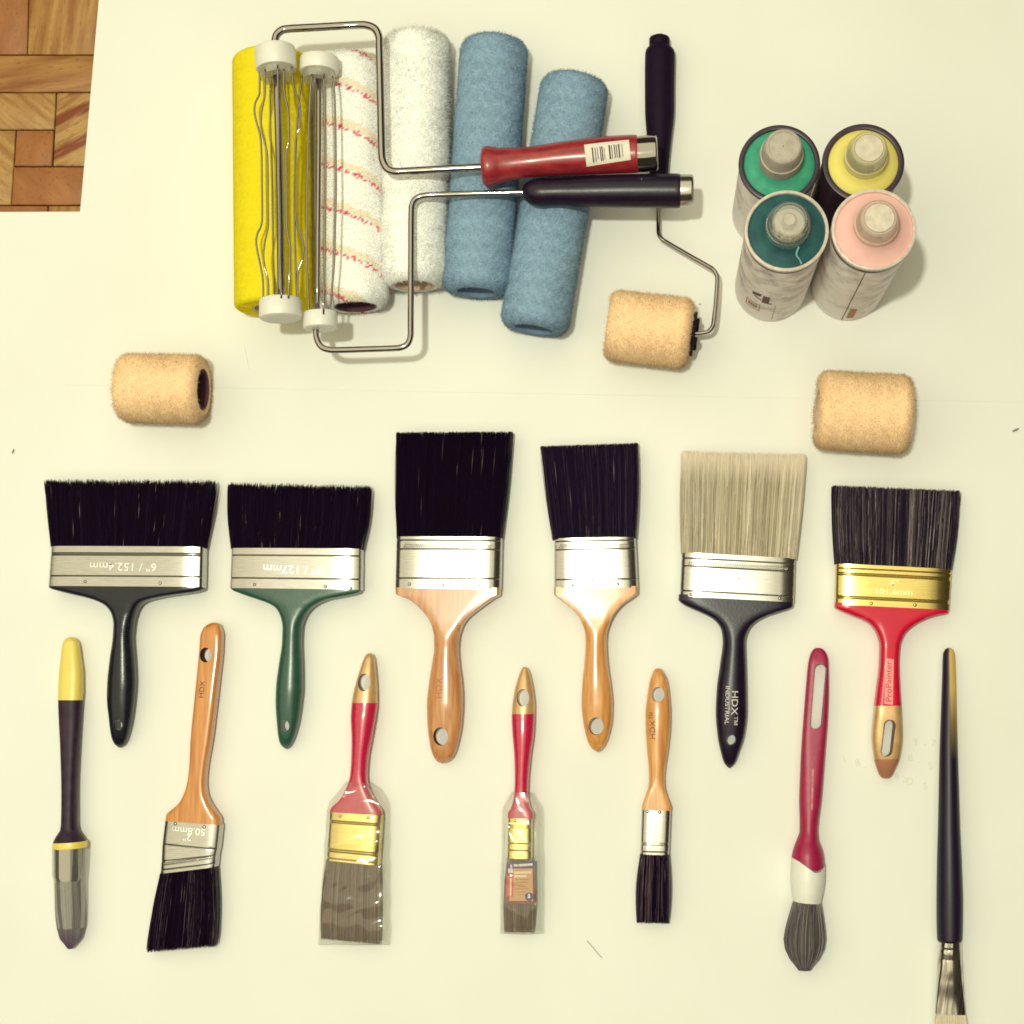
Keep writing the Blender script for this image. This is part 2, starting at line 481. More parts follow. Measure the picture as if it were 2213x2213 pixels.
def lathe(a, b, prof, seg=40, closed=False):
    """prof: list of (t along a->b in metres, radius)."""
    a, b = Vector(a), Vector(b)
    d = (b - a).normalized()
    u = d.cross(Vector((0, 0, 1)))
    u = u.normalized() if u.length > 1e-4 else Vector((1, 0, 0))
    w = d.cross(u)
    vs, fs = [], []
    for t, r in prof:
        for j in range(seg):
            th = 2 * math.pi * j / seg
            vs.append(a + d * t + (u * math.cos(th) + w * math.sin(th)) * r)
    n = len(prof)
    for i in range(n - 1 + (1 if closed else 0)):
        i2 = (i + 1) % n
        for j in range(seg):
            k = (j + 1) % seg
            fs.append((i * seg + j, i * seg + k, i2 * seg + k, i2 * seg + j))
    if not closed:
        fs.append(tuple(range(seg))[::-1]); fs.append(tuple((n - 1) * seg + j for j in range(seg)))
    return np.array([tuple(v) for v in vs]), fs

def cut_hole(o, px, py, rx, ry, zc, slot=0.0, lean=0.0, wall='bore_wood'):
    """Bore a vertical hole through a handle: rx, ry in photo pixels, slot = half length of the straight run."""
    c = P(px, py, zc * 0.001)
    ax = (P(px + rx, py, zc * 0.001) - c); ay = (P(px, py - ry, zc * 0.001) - c)
    sl = (P(px + lean, py - slot, zc * 0.001) - c) if slot else Vector((0, 0, 0))
    ring = []
    for j in range(32):
        t = 2 * math.pi * j / 32
        ring.append(c + ax * math.cos(t) + ay * math.sin(t) + (sl if math.sin(t) >= 0 else -sl))
    vs = [(p.x, p.y, -0.05) for p in ring] + [(p.x, p.y, 0.12) for p in ring]
    fs = [tuple(range(32))[::-1], tuple(range(32, 64))] + [(j, (j + 1) % 32, 32 + (j + 1) % 32, 32 + j) for j in range(32)]
    cut = part('hole_cutter', (vs, fs), M[wall] if wall else o.data.materials[0], None, smooth=None)
    md = o.modifiers.new('bore', 'BOOLEAN')
    md.operation = 'DIFFERENCE'; md.object = cut; md.solver = 'EXACT'; md.material_mode = 'TRANSFER'
    bpy.context.view_layer.update()
    dg = bpy.context.evaluated_depsgraph_get()
    me = bpy.data.meshes.new_from_object(o.evaluated_get(dg))
    o.modifiers.clear()
    old = o.data
    o.data = me
    me.set_sharp_from_angle(angle=math.radians(40))
    bpy.data.meshes.remove(old)
    cm = cut.data
    bpy.data.objects.remove(cut); bpy.data.meshes.remove(cm)

def bvh_of(*objs):
    vs, fs, n = [], [], 0
    for o in objs:
        off = root_loc(o)
        vs += [v.co + off for v in o.data.vertices]
        fs += [tuple(i + n for i in p.vertices) for p in o.data.polygons]
        n = len(vs)
    return BVHTree.FromPolygons(vs, fs)

def drop(bvh, p, lift):
    h = bvh.ray_cast(Vector((p[0], p[1], 0.4)), Vector((0, 0, -1)))
    return h[0].z + lift if h[0] is not None else None

def drape(geo, bvh, lift=0.0002, fall=0.0):
    v, f = geo
    out = []
    zs = [drop(bvh, p, lift) for p in v]
    ok = [z for z in zs if z is not None]
    lowest = min(ok) if ok else fall
    for p, z in zip(v, zs):
        out.append((p[0], p[1], lowest if z is None else z))
    return np.array(out), f

def text_geo(s, size, centre, ang, extrude=0.0, squeeze=1.0, mirror=False):
    """Flat lettering on world XY about centre; ang in degrees counter-clockwise in the picture; size = letter height (m)."""
    cu = bpy.data.curves.new('lettering', 'FONT')
    cu.body = s
    cu.size = size / 0.7
    cu.align_x = 'CENTER'; cu.align_y = 'CENTER'
    cu.resolution_u = 3
    cu.extrude = extrude
    ob = bpy.data.objects.new('lettering', cu)
    me = bpy.data.meshes.new_from_object(ob)
    v = np.array([tuple(x.co) for x in me.vertices]).reshape(-1, 3)
    f = [tuple(p.vertices) for p in me.polygons]
    bpy.data.objects.remove(ob); bpy.data.curves.remove(cu); bpy.data.meshes.remove(me)
    v[:, 0] *= squeeze
    a = math.radians(ang)
    x = v[:, 0] * math.cos(a) - v[:, 1] * math.sin(a)
    y = v[:, 0] * math.sin(a) + v[:, 1] * math.cos(a)
    return np.stack((x + centre.x, y + centre.y, v[:, 2] + centre.z), 1), f

def quad_patch(corners, z, nx=10, ny=6, lift=0.0):
    """Flat grid through four photo corners (tl, tr, br, bl) at height z (m)."""
    tl, tr, br, bl = [P(c[0], c[1], z) for c in corners]
    vs, fs = [], []
    for j in range(ny + 1):
        for i in range(nx + 1):
            u, v = i / nx, j / ny
            p = (tl * (1 - u) + tr * u) * (1 - v) + (bl * (1 - u) + br * u) * v
            vs.append((p.x, p.y, p.z + lift))
    for j in range(ny):
        for i in range(nx):
            a = j * (nx + 1) + i
            fs.append((a, a + nx + 1, a + nx + 2, a + 1))
    return np.array(vs), fs

def dome(c, r, h, seg=14, rings=4):
    vs, fs = [], []
    for i in range(rings):
        t = i / rings * math.pi / 2
        for j in range(seg):
            a = 2 * math.pi * j / seg
            vs.append((c.x + math.cos(a) * r * math.cos(t), c.y + math.sin(a) * r * math.cos(t), c.z + h * math.sin(t)))
    vs.append((c.x, c.y, c.z + h))
    for i in range(rings - 1):
        for j in range(seg):
            k = (j + 1) % seg
            fs.append((i * seg + j, i * seg + k, (i + 1) * seg + k, (i + 1) * seg + j))
    for j in range(seg):
        fs.append(((rings - 1) * seg + j, (rings - 1) * seg + (j + 1) % seg, len(vs) - 1))
    return np.array(vs), fs

# ------------------------------------------------------------------ fibres
def bristle_strands(loft, t0, t1, count, colours, rad=0.00028, tipjit=6.0, fray=0.02, bias=0.55, past=2.0, tip_colour=None, tip_from=0.85, clump=0.45, fleck=0.035, clump_n=16):
    """Separate bristles run from t0 (ferrule) to t1 (tips) inside the loft's envelope. Returns verts, tri faces, colours."""
    M_ = count
    s = rng.uniform(-1, 1, M_)
    edge = rng.random(M_) < 0.10
    s[edge] = np.sign(s[edge]) * rng.uniform(0.94, 1.0, edge.sum())
    v = rng.uniform(-1, 1, M_)
    top = rng.random(M_) < bias
    v[top] = rng.uniform(0.86, 1.0, top.sum())
    v[edge & ~top] = rng.uniform(-0.9, 0.9, (edge & ~top).sum())
    s2 = s + rng.normal(0, fray, M_)
    K = 8
    sgn = 1 if t1 > t0 else -1
    ends = t1 + sgn * (past + rng.normal(0, 1, M_).clip(-2, 2) * tipjit * 0.4)
    grid = np.linspace(min(t0, t1) - 12, max(t0, t1) + 12, 40)
    tq = np.clip(grid, loft.x[0], loft.x[-1])
    C, A, B, N = loft.at(tq)
    # extrapolate along the axis past the ends
    ext = (grid - tq)
    dirn = (C[-5] - C[5]) / (tq[-5] - tq[5] + 1e-9) if abs(tq[-5] - tq[5]) > 1 else np.zeros(3)
    C = C + np.outer(ext, dirn)
    P_ = np.zeros((M_, K, 3))
    bow = rng.normal(0, 0.0007, M_)
    for k in range(K):
        u = k / (K - 1)
        tt = t0 + (ends - t0) * u
        ss = s * (1 - u) + s2 * u
        c = np.stack([np.interp(tt, grid, C[:, i]) for i in range(3)], 1)
        a = np.stack([np.interp(tt, grid, A[:, i]) for i in range(3)], 1)
        b = np.interp(tt, grid, B)
        n_ = np.interp(tt, grid, N)
        ssc = np.clip(np.abs(ss), 0, 1)
        cap = (1 - np.minimum(ssc, 0.999) ** n_) ** (1 / n_)
        P_[:, k] = c + a * ss[:, None] + np.stack((bow * math.sin(u * 3.1), np.zeros(M_), b * v * np.maximum(cap, 0.25) + rad), 1)
    r_ = rad * rng.uniform(0.7, 1.35, M_)
    prof = np.interp(np.linspace(0, 1, K), [0, .5, .85, 1], [1, .95, .8, .35])
    ang = np.array([math.pi / 2, math.pi * 7 / 6, math.pi * 11 / 6])
    V = np.zeros((M_, K, 3, 3))
    ad_ = A[len(A) // 2] / np.linalg.norm(A[len(A) // 2])
    for j in range(3):
        V[:, :, j] = P_ + (r_[:, None] * prof)[:, :, None] * (math.cos(ang[j]) * ad_ + math.sin(ang[j]) * np.array((0, 0, 1.0)))
    verts = V.reshape(-1, 3)
    base = (np.arange(M_) * K * 3)[:, None, None]
    tri = []
    for k in range(K - 1):
        for j in range(3):
            j2 = (j + 1) % 3
            a0, a1, b0, b1 = k * 3 + j, k * 3 + j2, (k + 1) * 3 + j, (k + 1) * 3 + j2
            tri += [(a0, a1, b1), (a0, b1, b0)]
    faces = (np.array(tri)[None] + base).reshape(-1, 3)
    cols = np.array(colours, float)
    cl_ = rng.random(int(30 + M_ / clump_n))
    w = (1 - clump) * rng.random(M_) + clump * cl_[np.clip(((s + 1) / 2 * len(cl_)).astype(int), 0, len(cl_) - 1)]
    idx = np.minimum((w * len(cols)).astype(int), len(cols) - 1)
    cc = cols[idx] * rng.uniform(0.8, 1.2, (M_, 1))
    cv = np.repeat(cc[:, None, :], K * 3, 1).reshape(M_, K, 3, 3)
    if fleck:
        hit = np.where(rng.random(M_) < fleck)[0]
        kk = rng.integers(0, K, len(hit))
        cv[hit, kk] = np.array(alb(190, 172, 140)) * rng.uniform(0.2, 1.0, (len(hit), 1))[:, :, None]  # pale flecks: glints and dust painted into the strand colour
    if tip_colour is not None:
        for k in range(K):
            f = max(0.0, (k / (K - 1) - tip_from) / (1 - tip_from))
            cv[:, k] = cv[:, k] * (1 - f) + np.array(tip_colour) * f
    return verts, faces, cv.reshape(-1, 3)

def add_bristles(parent, stations, t0, t1, count, colours, core, core_back=6, **kw):
    """Bristle pack: a solid heart plus loose bristles in one part."""
    lf = Loft(stations)
    core_end = t1 - (core_back if t1 > t0 else -core_back)
    a, b = (t0, core_end) if t1 > t0 else (core_end, t0)
    inner = [(s[0], s[1] + 2.0, s[2] - 2.0, s[3] * 0.86, *s[4:]) for s in stations]
    cv, cf = Loft(inner).geo(a, b, steps=10, seg=32)
    tris = []
    for f in cf:
        for i in range(1, len(f) - 1):
            tris.append((f[0], f[i], f[i + 1]))
    sv, sf, sc = bristle_strands(lf, t0, t1, count, colours, **kw)
    verts = np.concatenate((cv, sv))
    faces = np.concatenate((np.array(tris), sf + len(cv)))
    col = np.concatenate((np.tile(np.array(core, float), (len(cv), 1)), sc))
    return part('bristles', (verts, faces), M['bristle'], parent, smooth=60, col=col, kind='stuff')

def nap_cover(parent, a, b, R, rb, colour_fn, core_mat, count, fl=0.0028, round_=0.012, fw=0.0005, squash=1.0, lump=0.0006, part_name='nap', fuzz=0.12, skin='nap', vary=(0.94, 1.06)):
    """Roller cover: rounded pile sleeve from a to b with loose fibres, plus the bore tube."""
    a, b = Vector(a), Vector(b)
    L = (b - a).length
    d = (b - a).normalized()
    u = d.cross(Vector((0, 0, 1))).normalized()
    w = d.cross(u)
    seg = 96
    prof = [(0.0016, rb), (0.0, rb + 0.002)]
    for k in range(8):
        q = k / 7 * math.pi / 2
        prof.append((round_ * (1 - math.cos(q)), max(rb + 0.003, R - round_) + (R - max(rb + 0.003, R - round_)) * math.sin(q)))
    mid = [(t, R) for t in np.linspace(round_ * 1.2, L - round_ * 1.2, 120)]
    back = [(L - t, r) for t, r in prof[::-1]]
    prof = [(max(0, t), r) for t, r in prof] + mid + back
    ts = np.array([p[0] for p in prof]); rs = np.array([p[1] for p in prof])
    ph = np.arange(seg) * 2 * np.pi / seg
    U, W_, D = np.array(u), np.array(w), np.array(d)
    A0 = np.array(a)
    T, TH = np.meshgrid(ts, ph, indexing='ij')
    RR = np.repeat(rs[:, None], seg, 1)
    wob = lump * 0.5 * (np.sin(T * 71 + TH * 2 + 1.3) * np.sin(T * 43 - TH * 3) + np.sin(TH * 4 + 2.0 * np.sin(T * 60))) * (RR > rb + 0.004)
    jit = rng.normal(0, lump * 0.22, RR.shape) * (RR > rb + 0.004)
    RR = RR + wob + jit
    V = A0 + T[..., None] * D + (np.cos(TH)[..., None] * U + np.sin(TH)[..., None] * W_) * RR[..., None]
    V = V.reshape(-1, 3)
    n = len(ts)
    quads = []
    for i in range(n - 1):
        for j in range(seg):
            k = (j + 1) % seg
            quads.append((i * seg + j, i * seg + k, (i + 1) * seg + k, (i + 1) * seg + j))
    tris = np.array([(q[0], q[1], q[2]) for q in quads] + [(q[0], q[2], q[3]) for q in quads])
    colb = colour_fn(T.ravel(), TH.ravel(), L)
    # fibres
    ft = rng.uniform(0, L, count); fth = rng.uniform(0, 2 * np.pi, count)
    endm = rng.random(count) < 0.12
    ft[endm] = np.where(rng.random(endm.sum()) < 0.5, rng.uniform(0, round_, endm.sum()), L - rng.uniform(0, round_, endm.sum()))
    rr = np.interp(ft, ts[2:-2], rs[2:-2]) - 0.0008
    nrm = np.cos(fth)[:, None] * U + np.sin(fth)[:, None] * W_
    axial = np.where(ft < round_, -(1 - ft / round_), np.where(ft > L - round_, 1 - (L - ft) / round_, 0))
    nrm = nrm + axial[:, None] * D
    base = A0 + ft[:, None] * D + (np.cos(fth)[:, None] * U + np.sin(fth)[:, None] * W_) * rr[:, None]
    dirv = nrm + rng.normal(0, 0.6, (count, 3))
    dirv /= np.linalg.norm(dirv, axis=1)[:, None]
    side = np.cross(dirv, rng.normal(0, 1, (count, 3)))
    side /= np.linalg.norm(side, axis=1)[:, None]
    ln = fl * rng.uniform(0.6, 1.2, count)
    tip = base + dirv * ln[:, None]
    midp = (base + tip) / 2 + rng.normal(0, fl * 0.12, (count, 3))
    FV = np.stack((base - side * fw, base + side * fw, midp + side * fw * 0.8, midp - side * fw * 0.8, tip), 1).reshape(-1, 3)
    FV[:, 2] = np.maximum(FV[:, 2], 0.0012)
    o = np.arange(count)[:, None] * 5
    gn = np.cross(side, dirv)
    flip = (gn * (nrm + np.array((0, 0, 1.6)))).sum(1) < 0
    side[flip] *= -1
    FV = np.stack((base - side * fw, base + side * fw, midp + side * fw * 0.8, midp - side * fw * 0.8, tip), 1).reshape(-1, 3)
    FV[:, 2] = np.maximum(FV[:, 2], 0.0012)
    FT = np.concatenate((o + np.array([[0, 1, 2]]), o + np.array([[0, 2, 3]]), o + np.array([[3, 2, 4]])))
    fc = colour_fn(ft, fth, L) * rng.uniform(*vary, (count, 1))
    verts = np.concatenate((V, FV)); faces = np.concatenate((tris, FT + len(V)))
    col = np.concatenate((colb, np.repeat(fc, 5, 0)))
    ob = part(part_name, (verts, faces), M[skin], parent, smooth=180, col=np.clip(col, 0, 0.95), kind='stuff')
    ob.data.materials.append(M['fibre'])
    mi = np.zeros(len(faces), dtype=np.int32); mi[len(tris):] = 1
    ob.data.polygons.foreach_set('material_index', mi)
    # pile shades as a soft body: fibre normals lean with the sleeve they grow from
    dRdt = np.gradient(rs, np.maximum(1e-5, 1) * np.arange(len(rs)))
    dT = np.gradient(ts, np.arange(len(ts)))
    an = np.clip(-dRdt / (np.hypot(dRdt, dT) + 1e-9), -1, 1)
    rn = np.sqrt(1 - an ** 2)
    BN = rn[:, None, None] * (np.cos(TH)[..., None] * U + np.sin(TH)[..., None] * W_) + an[:, None, None] * D
    BN = BN.reshape(-1, 3) + rng.normal(0, 0.10, (n * seg, 3))
    FN = np.repeat(nrm + np.array((0, 0, 0.35)), 5, 0) + np.repeat(rng.normal(0, fuzz, (count, 3)), 5, 0)
    NN = np.concatenate((BN, FN)); NN /= np.linalg.norm(NN, axis=1)[:, None]
    ob.data.normals_split_custom_set_from_vertices(NN.tolist())
    if core_mat is not None:
        pr = [(0.0004, rb + 0.0006), (L - 0.0004, rb + 0.0006), (L - 0.0004, rb - 0.0012), (0.0004, rb - 0.0012)]
        part('core_tube', lathe(a, b, pr, seg=48, closed=True), core_mat, parent, smooth=35)

# ================================================================== SETTING
def flat_box(corners, z_top, depth, inset=0.0):
    """corners: 4 photo points on plane z_top -> box."""
    pts = [P(c[0], c[1], z_top) for c in corners]
    cx = sum(p.x for p in pts) / 4; cy = sum(p.y for p in pts) / 4
    q = []
    for p in pts:
        dx, dy = p.x - cx, p.y - cy
        q.append((p.x - math.copysign(inset, dx), p.y - math.copysign(inset, dy)))
    bev = 0.0006
    top = [(x - math.copysign(bev, x - cx), y - math.copysign(bev, y - cy), z_top) for x, y in q]
    mid = [(x, y, z_top - bev) for x, y in q]
    bot = [(x, y, z_top - depth) for x, y in q]
    vs = top + mid + bot
    fs = [(3, 2, 1, 0), (8, 9, 10, 11)]
    for a0, b0 in ((0, 4), (4, 8)):
        for j in range(4):
            k = (j + 1) % 4
            fs.append((a0 + j, a0 + k, b0 + k, b0 + j))
    return np.array(vs), fs

FLOOR_Z = -0.004
s_ = 2.4
floor = part('floor', ([(-s_, -s_, -0.012), (s_, -s_, -0.012), (s_, s_, -0.012), (-s_, s_, -0.012)], [(0, 1, 2, 3)]), M['floor_joint'], None, smooth=None)
floor['kind'] = 'structure'
planks = [
    ((-90, -120, 62, -120, 58, 117, -94, 117), 'plank_dark'),
    ((66, -120, 224, -120, 212, 117, 60, 117), 'plank_light'),
    ((-110, 120, 216, 120, 212, 198, -112, 198), 'plank_mid'),
    ((-112, 201, 120, 201, 116, 279, -116, 279), 'plank_diag'),
    ((123, 201, 214, 201, 206, 358, 115, 358), 'plank_stripe'),
    ((-60, 282, 33, 282, 23, 442, -70, 442), 'plank_diag'),
    ((36, 282, 115, 282, 111, 358, 31, 358), 'plank_dark'),
    ((30, 361, 206, 361, 204, 442, 25, 442), 'plank_red'),
    ((-80, 445, 102, 445, 98, 540, -84, 540), 'plank_red'),
    ((105, 445, 220, 445, 218, 540, 101, 540), 'plank_light'),
    ((-64, -220, 226, -220, 224, -123, -66, -123), 'plank_mid'),
    ((-250, -220, -67, -220, -69, -123, -252, -123), 'plank_red'),
    ((-250, -120, -93, -120, -97, 117, -254, 117), 'plank_light'),
    ((-254, 120, -113, 120, -119, 279, -260, 279), 'plank_stripe'),
    ((-262, 282, -63, 282, -73, 442, -270, 442), 'plank_mid'),
    ((-272, 445, -83, 445, -87, 540, -276, 540), 'plank_dark'),
]
for i, (q, mk) in enumerate(planks):
    c = [(q[0], q[1]), (q[2], q[3]), (q[4], q[5]), (q[6], q[7])]
    part('plank', flat_box(c, FLOOR_Z + random.uniform(-0.0003, 0.0003), 0.0075, 0.0001), M[mk], floor, smooth=None)

def paper_sheet(corners, z, nx, ny, amp, seed):
    tl, tr, br, bl = [P(c[0], c[1], z) for c in corners]
    vs, fs = [], []
    for j in range(ny + 1):
        for i in range(nx + 1):
            u, v = i / nx, j / ny
            p = (tl * (1 - u) + tr * u) * (1 - v) + (bl * (1 - u) + br * u) * v
            dz = amp * (math.sin(p.x * 9 + seed) * math.sin(p.y * 7 + seed * 2) + 0.6 * math.sin(p.x * 17 - p.y * 12 + seed))
            vs.append((p.x, p.y, z + dz))
    n = len(vs)
    vs += [(x, y, zz - 0.0002) for x, y, zz in vs]
    def idx(i, j): return j * (nx + 1) + i
    for j in range(ny):
        for i in range(nx):
            a, b, c, d = idx(i, j), idx(i + 1, j), idx(i + 1, j + 1), idx(i, j + 1)
            fs.append((a, d, c, b)); fs.append((n + a, n + b, n + c, n + d))
    rim = [idx(i, 0) for i in range(nx)] + [idx(nx, j) for j in range(ny)] + [idx(i, ny) for i in range(nx, 0, -1)] + [idx(0, j) for j in range(ny, 0, -1)]
    for k in range(len(rim)):
        a, b = rim[k], rim[(k + 1) % len(rim)]
        fs.append((a, b, n + b, n + a))
    return np.array(vs), fs

lower = part('paper_sheet', paper_sheet([(-700, 462), (3000, 440), (3000, 3000), (-700, 3000)], -0.0006, 80, 60, 0.0005, 0.4), M['paper'], None, smooth=60)
lower['label'] = 'white paper sheet spread across the lower part of the floor under all the brushes'
lower['category'] = 'paper sheet'
upper = part('paper_sheet', paper_sheet([(276, -700), (3000, -700), (3000, 884), (139, 832)], -0.0001, 80, 50, 0.0005, 0.4), M['paper'], None, smooth=60)
upper['label'] = 'white paper sheet under roller covers and spray cans, edge beside the wooden floor'
upper['category'] = 'paper sheet'
part('crease', tube([P3(526, 735, 0), P3(530, 758, 0), P3(534, 780, 0), P3(539, 800, 0)], [0.0002, 0.0006, 0.0006, 0.0002], seg=8, sub=4), M['paper'], upper, smooth=180)
# faint pencilled sums showing near the red brush's tip
for (x, y, s, ang) in ((1978, 1603, '9', 8), (1998, 1607, '-', 0), (2016, 1607, '7', -10), (1967, 1638, '8', 10), (1986, 1645, '-', 0), (2010, 1656, '5', 8), (1853, 1649, '8', 20),
                       (1868, 1657, '-', 20), (1824, 1640, '1', 15), (1938, 1680, '9', 10), (1952, 1684, '2', 10), (1966, 1689, 'D', 8), (1998, 1700, '5', 0)):
    wv, wf = text_geo(s, 0.0062, P(x, y, 0.0), ang)
    wv[:, 2] = 0.0004
    part('pencil_mark', (wv, wf), M['pencil'], lower, smooth=None)

# ================================================================== ROLLER COVERS
def flat_col(c, var=0.0):
    c = np.array(c)
    def fn(t, th, L):
        m = 1 + var * np.sin(np.asarray(t) * 400 + 3 * np.sin(np.asarray(th) * 4)) * np.sin(np.asarray(th) * 9)
        return np.outer(m, c)
    return fn

def cover(name, label, ends, R, rb, colf, core, count, group='full-size roller covers lying side by side', **kw):
    z = R
    a = P(*ends[0], z); b = P(*ends[1], z)
    t = thing(name, label, 'roller cover', (b.x, b.y, 0), group)
    nap_cover(t, b, a, R, rb, colf, core, count, **kw)
    return t

YEL = alb(240, 222, 34)
cover('roller_cover', 'smooth bright yellow foam roller cover at the left end of the row', [(586, 128), (592, 668)], 0.0365, 0.019, flat_col(YEL, 0.02),
      M['core_white'], 9000, fl=0.0007, fw=0.0004, round_=0.005, lump=0.00012)

def stripe_col(t, th, L):
    t = np.asarray(t); th = np.asarray(th)
    n = len(t)
    white = np.array(alb(252, 250, 218, 0.88)); red = np.array(alb(226, 66, 76)); pale = np.array(alb(244, 220, 150))
    ph = (t / 0.0405 + 2 * th / (2 * np.pi) + 0.02 * np.sin(t * 900) + 0.012 * np.sin(th * 23)) % 1.0
    c = np.tile(white, (n, 1))
    m = (ph > 0.52) & (ph < 0.70)
    c[m] = c[m] * 0.45 + pale * 0.55
    keep = np.sin(t * 1300 + th * 31) + np.sin(th * 47 - t * 800) > -0.75
    m = (ph > 0.43) & (ph < 0.515) & keep & (rng.random(n) < 0.85)
    c[m] = red
    return c
cover('roller_cover', 'white pile roller cover with red and pale yellow spiral threads beside the yellow one', [(757, 130), (768, 664)], 0.031, 0.019, stripe_col,
      M['core_dark'], 36000, fl=0.0034, fw=0.00034)
cover('roller_cover', 'plain fluffy white roller cover between the red-threaded cover and the blue covers', [(900, 82), (894, 618)], 0.031, 0.0185, flat_col(alb(252, 250, 218, 0.88), 0.05),
      M['core_white'], 36000, fl=0.0048, fw=0.0004, lump=0.0014)
BLU = alb(142, 172, 170)
cover('roller_cover', 'blue fabric roller cover lying against the fluffy white cover, under the red handle', [(1069, 92), (1029, 633)], 0.0315, 0.019, flat_col(BLU, 0.10),
      M['core_blue'], 40000, fl=0.0030, fw=0.00028, skin='nap_grainy', vary=(0.8, 1.15), fuzz=0.2)
cover('roller_cover', 'tilted blue fabric roller cover at the right end of the row, lowest of the covers', [(1244, 174), (1153, 713)], 0.0315, 0.019, flat_col(BLU, 0.10),
      M['core_blue'], 40000, fl=0.0030, fw=0.00028, skin='nap_grainy', vary=(0.8, 1.15), fuzz=0.2)

TAN = alb(248, 212, 144, 0.88)
def mini(label, ends, R, core, **kw):
    a = P(*ends[0], R); b = P(*ends[1], R)
    t = thing('mini_roller_cover', label, 'mini roller cover', (b.x, b.y, 0), 'short tan mini roller covers')
    nap_cover(t, b, a, R, 0.0185, flat_col(TAN, 0.05), core, 20000, fl=0.0040, fw=0.0003, round_=0.009, lump=0.0007, **kw)
    return t
mini('short tan mini roller cover lying loose at far left, its dark hollow end showing', [(262, 838), (440, 842)], 0.0315, M['core_dark'])
mini('short tan mini roller cover on the roller with the bent thin wire arm', [(1314, 702), (1491, 722)], 0.0315, M['core_dark'])
mini('short tan mini roller cover lying loose at right, below the spray cans', [(1766, 885), (1964, 897)], 0.0345, M['core_white'])

# ================================================================== ROLLER FRAMES

def cage_cap(parent, c0, c1, r, collar=None, r2=None):
    a, b = P3(*c0), P3(*c1)
    L = (b - a).length
    pr = [(0, r * 0.55), (0.0, r * 0.86), (0.0012, r * 0.97), (0.003, r), (L - 0.001, r * 0.99), (L, r * 0.95), (L, r * 0.6)]
    o = part('end_cap', lathe(a, b, pr, seg=40), M['white_plastic'], parent)
    if collar:
        e = P3(*collar)
        L2 = (e - b).length
        part('collar', lathe(b, e, [(0, r2), (L2, r2), (L2, r2 * 0.35), (L2 * 0.4, r2 * 0.3)], seg=32), M['clear_collar'], o)
    return o

def wire(parent, pts, r=0.00095, sub=6):
    return part('cage_wire', tube([P3(*p) for p in pts], r, seg=8, sub=sub), M['chrome'], parent, smooth=180)

def rod(parent, pts, r, name='rod', sub=5):
    return part(name, tube([P3(*p) for p in pts], r, seg=16, sub=sub), M['chrome'], parent, smooth=180)

Z1, Z2 = 91, 80
f1 = thing('paint_roller', 'wire cage paint roller with thick bent rod and red wooden handle', 'paint roller', P(1240, 340, 0), 'cage paint rollers lying on the covers')
cage_cap(f1, (594, 103, Z1), (597, 150, Z1), 0.0188, (599, 166, Z1), 0.0155)
cage_cap(f1, (607, 690, Z1), (606, 648, Z1), 0.0192)
rod(f1, [(597, 140, Z1), (602, 300, Z1), (606, 500, Z1), (607, 655, Z1)], 0.0034, 'axle', sub=2)
for pts in (
    [(561, 145, 91), (561, 190, 93), (560, 205, 94), (551, 225, 95), (551, 250, 95), (562, 292, 94), (565, 330, 93), (566, 400, 93), (566, 478, 93), (556, 506, 95), (554, 530, 95), (563, 575, 94), (568, 605, 93), (569, 645, 91)],
    [(573, 150, 105), (572, 205, 107), (565, 245, 109), (565, 280, 109), (573, 312, 107), (578, 345, 106), (579, 450, 106), (579, 490, 107), (571, 530, 109), (570, 568, 109), (579, 605, 106), (580, 645, 105)],
    [(614, 150, 108), (614, 195, 110), (623, 245, 112), (624, 300, 112), (619, 330, 110), (619, 400, 109), (620, 490, 110), (627, 535, 112), (626, 583, 112), (623, 645, 107)],
    [(631, 145, 96), (634, 185, 97), (648, 228, 99), (648, 270, 99), (639, 305, 97), (638, 400, 96), (640, 478, 97), (654, 520, 99), (655, 553, 99), (644, 590, 97), (643, 645, 95)],
    [(600, 140, 110), (602, 250, 112), (603, 400, 110), (605, 540, 111), (608, 645, 109)],
    [(585, 145, 74), (584, 250, 72), (588, 400, 73), (590, 540, 72), (592, 645, 74)],
):
    wire(f1, pts)
rod(f1, [(594.5, 104, Z1), (594.6, 89, 91), (597.7, 76, 91), (607, 66.5, 91), (622, 62.3, 90.5), (680, 59, 90), (740, 55.6, 89), (775, 53.8, 88), (793, 54.8, 88), (810, 62, 88), (819, 80, 88),
         (820, 105, 88), (822.6, 218, 87), (825, 325, 86), (828, 349, 86), (837, 364.5, 86), (853, 370.8, 86), (880, 370, 85.5), (960, 365.4, 84.5), (1048, 361, 83.5), (1090, 357, 83)], 0.0036)
hz = 82
hst = [(1041, 334, 390, 24, hz, 2, 0), (1043, 325, 397, 29, hz, 2, 0), (1049, 318.5, 401, 33, hz, 2, 0), (1056, 317.5, 401.5, 34, hz, 2, 0), (1068, 319, 398, 32.5, hz, 2, 0), (1082, 321, 393, 29.5, hz, 2, 0),
       (1110, 321, 387.5, 27, hz, 2, 0), (1145, 318.5, 382, 26, hz, 2, 0), (1200, 310, 378, 28, hz, 2, 0), (1261, 302, 376, 30, hz, 2, 0), (1320, 295.6, 374, 31.5, hz, 2, 0), (1372, 293, 372, 32, hz, 2, 0), (1378, 294.5, 371, 31, hz, 2, 0)]
hst = [(x + (0), a, b, T, z, n, 0.045) for x, a, b, T, z, n, _ in hst]
red_handle = part('handle', Loft(hst, horiz=True).geo(steps=60, seg=40), M['red_wood'], f1)
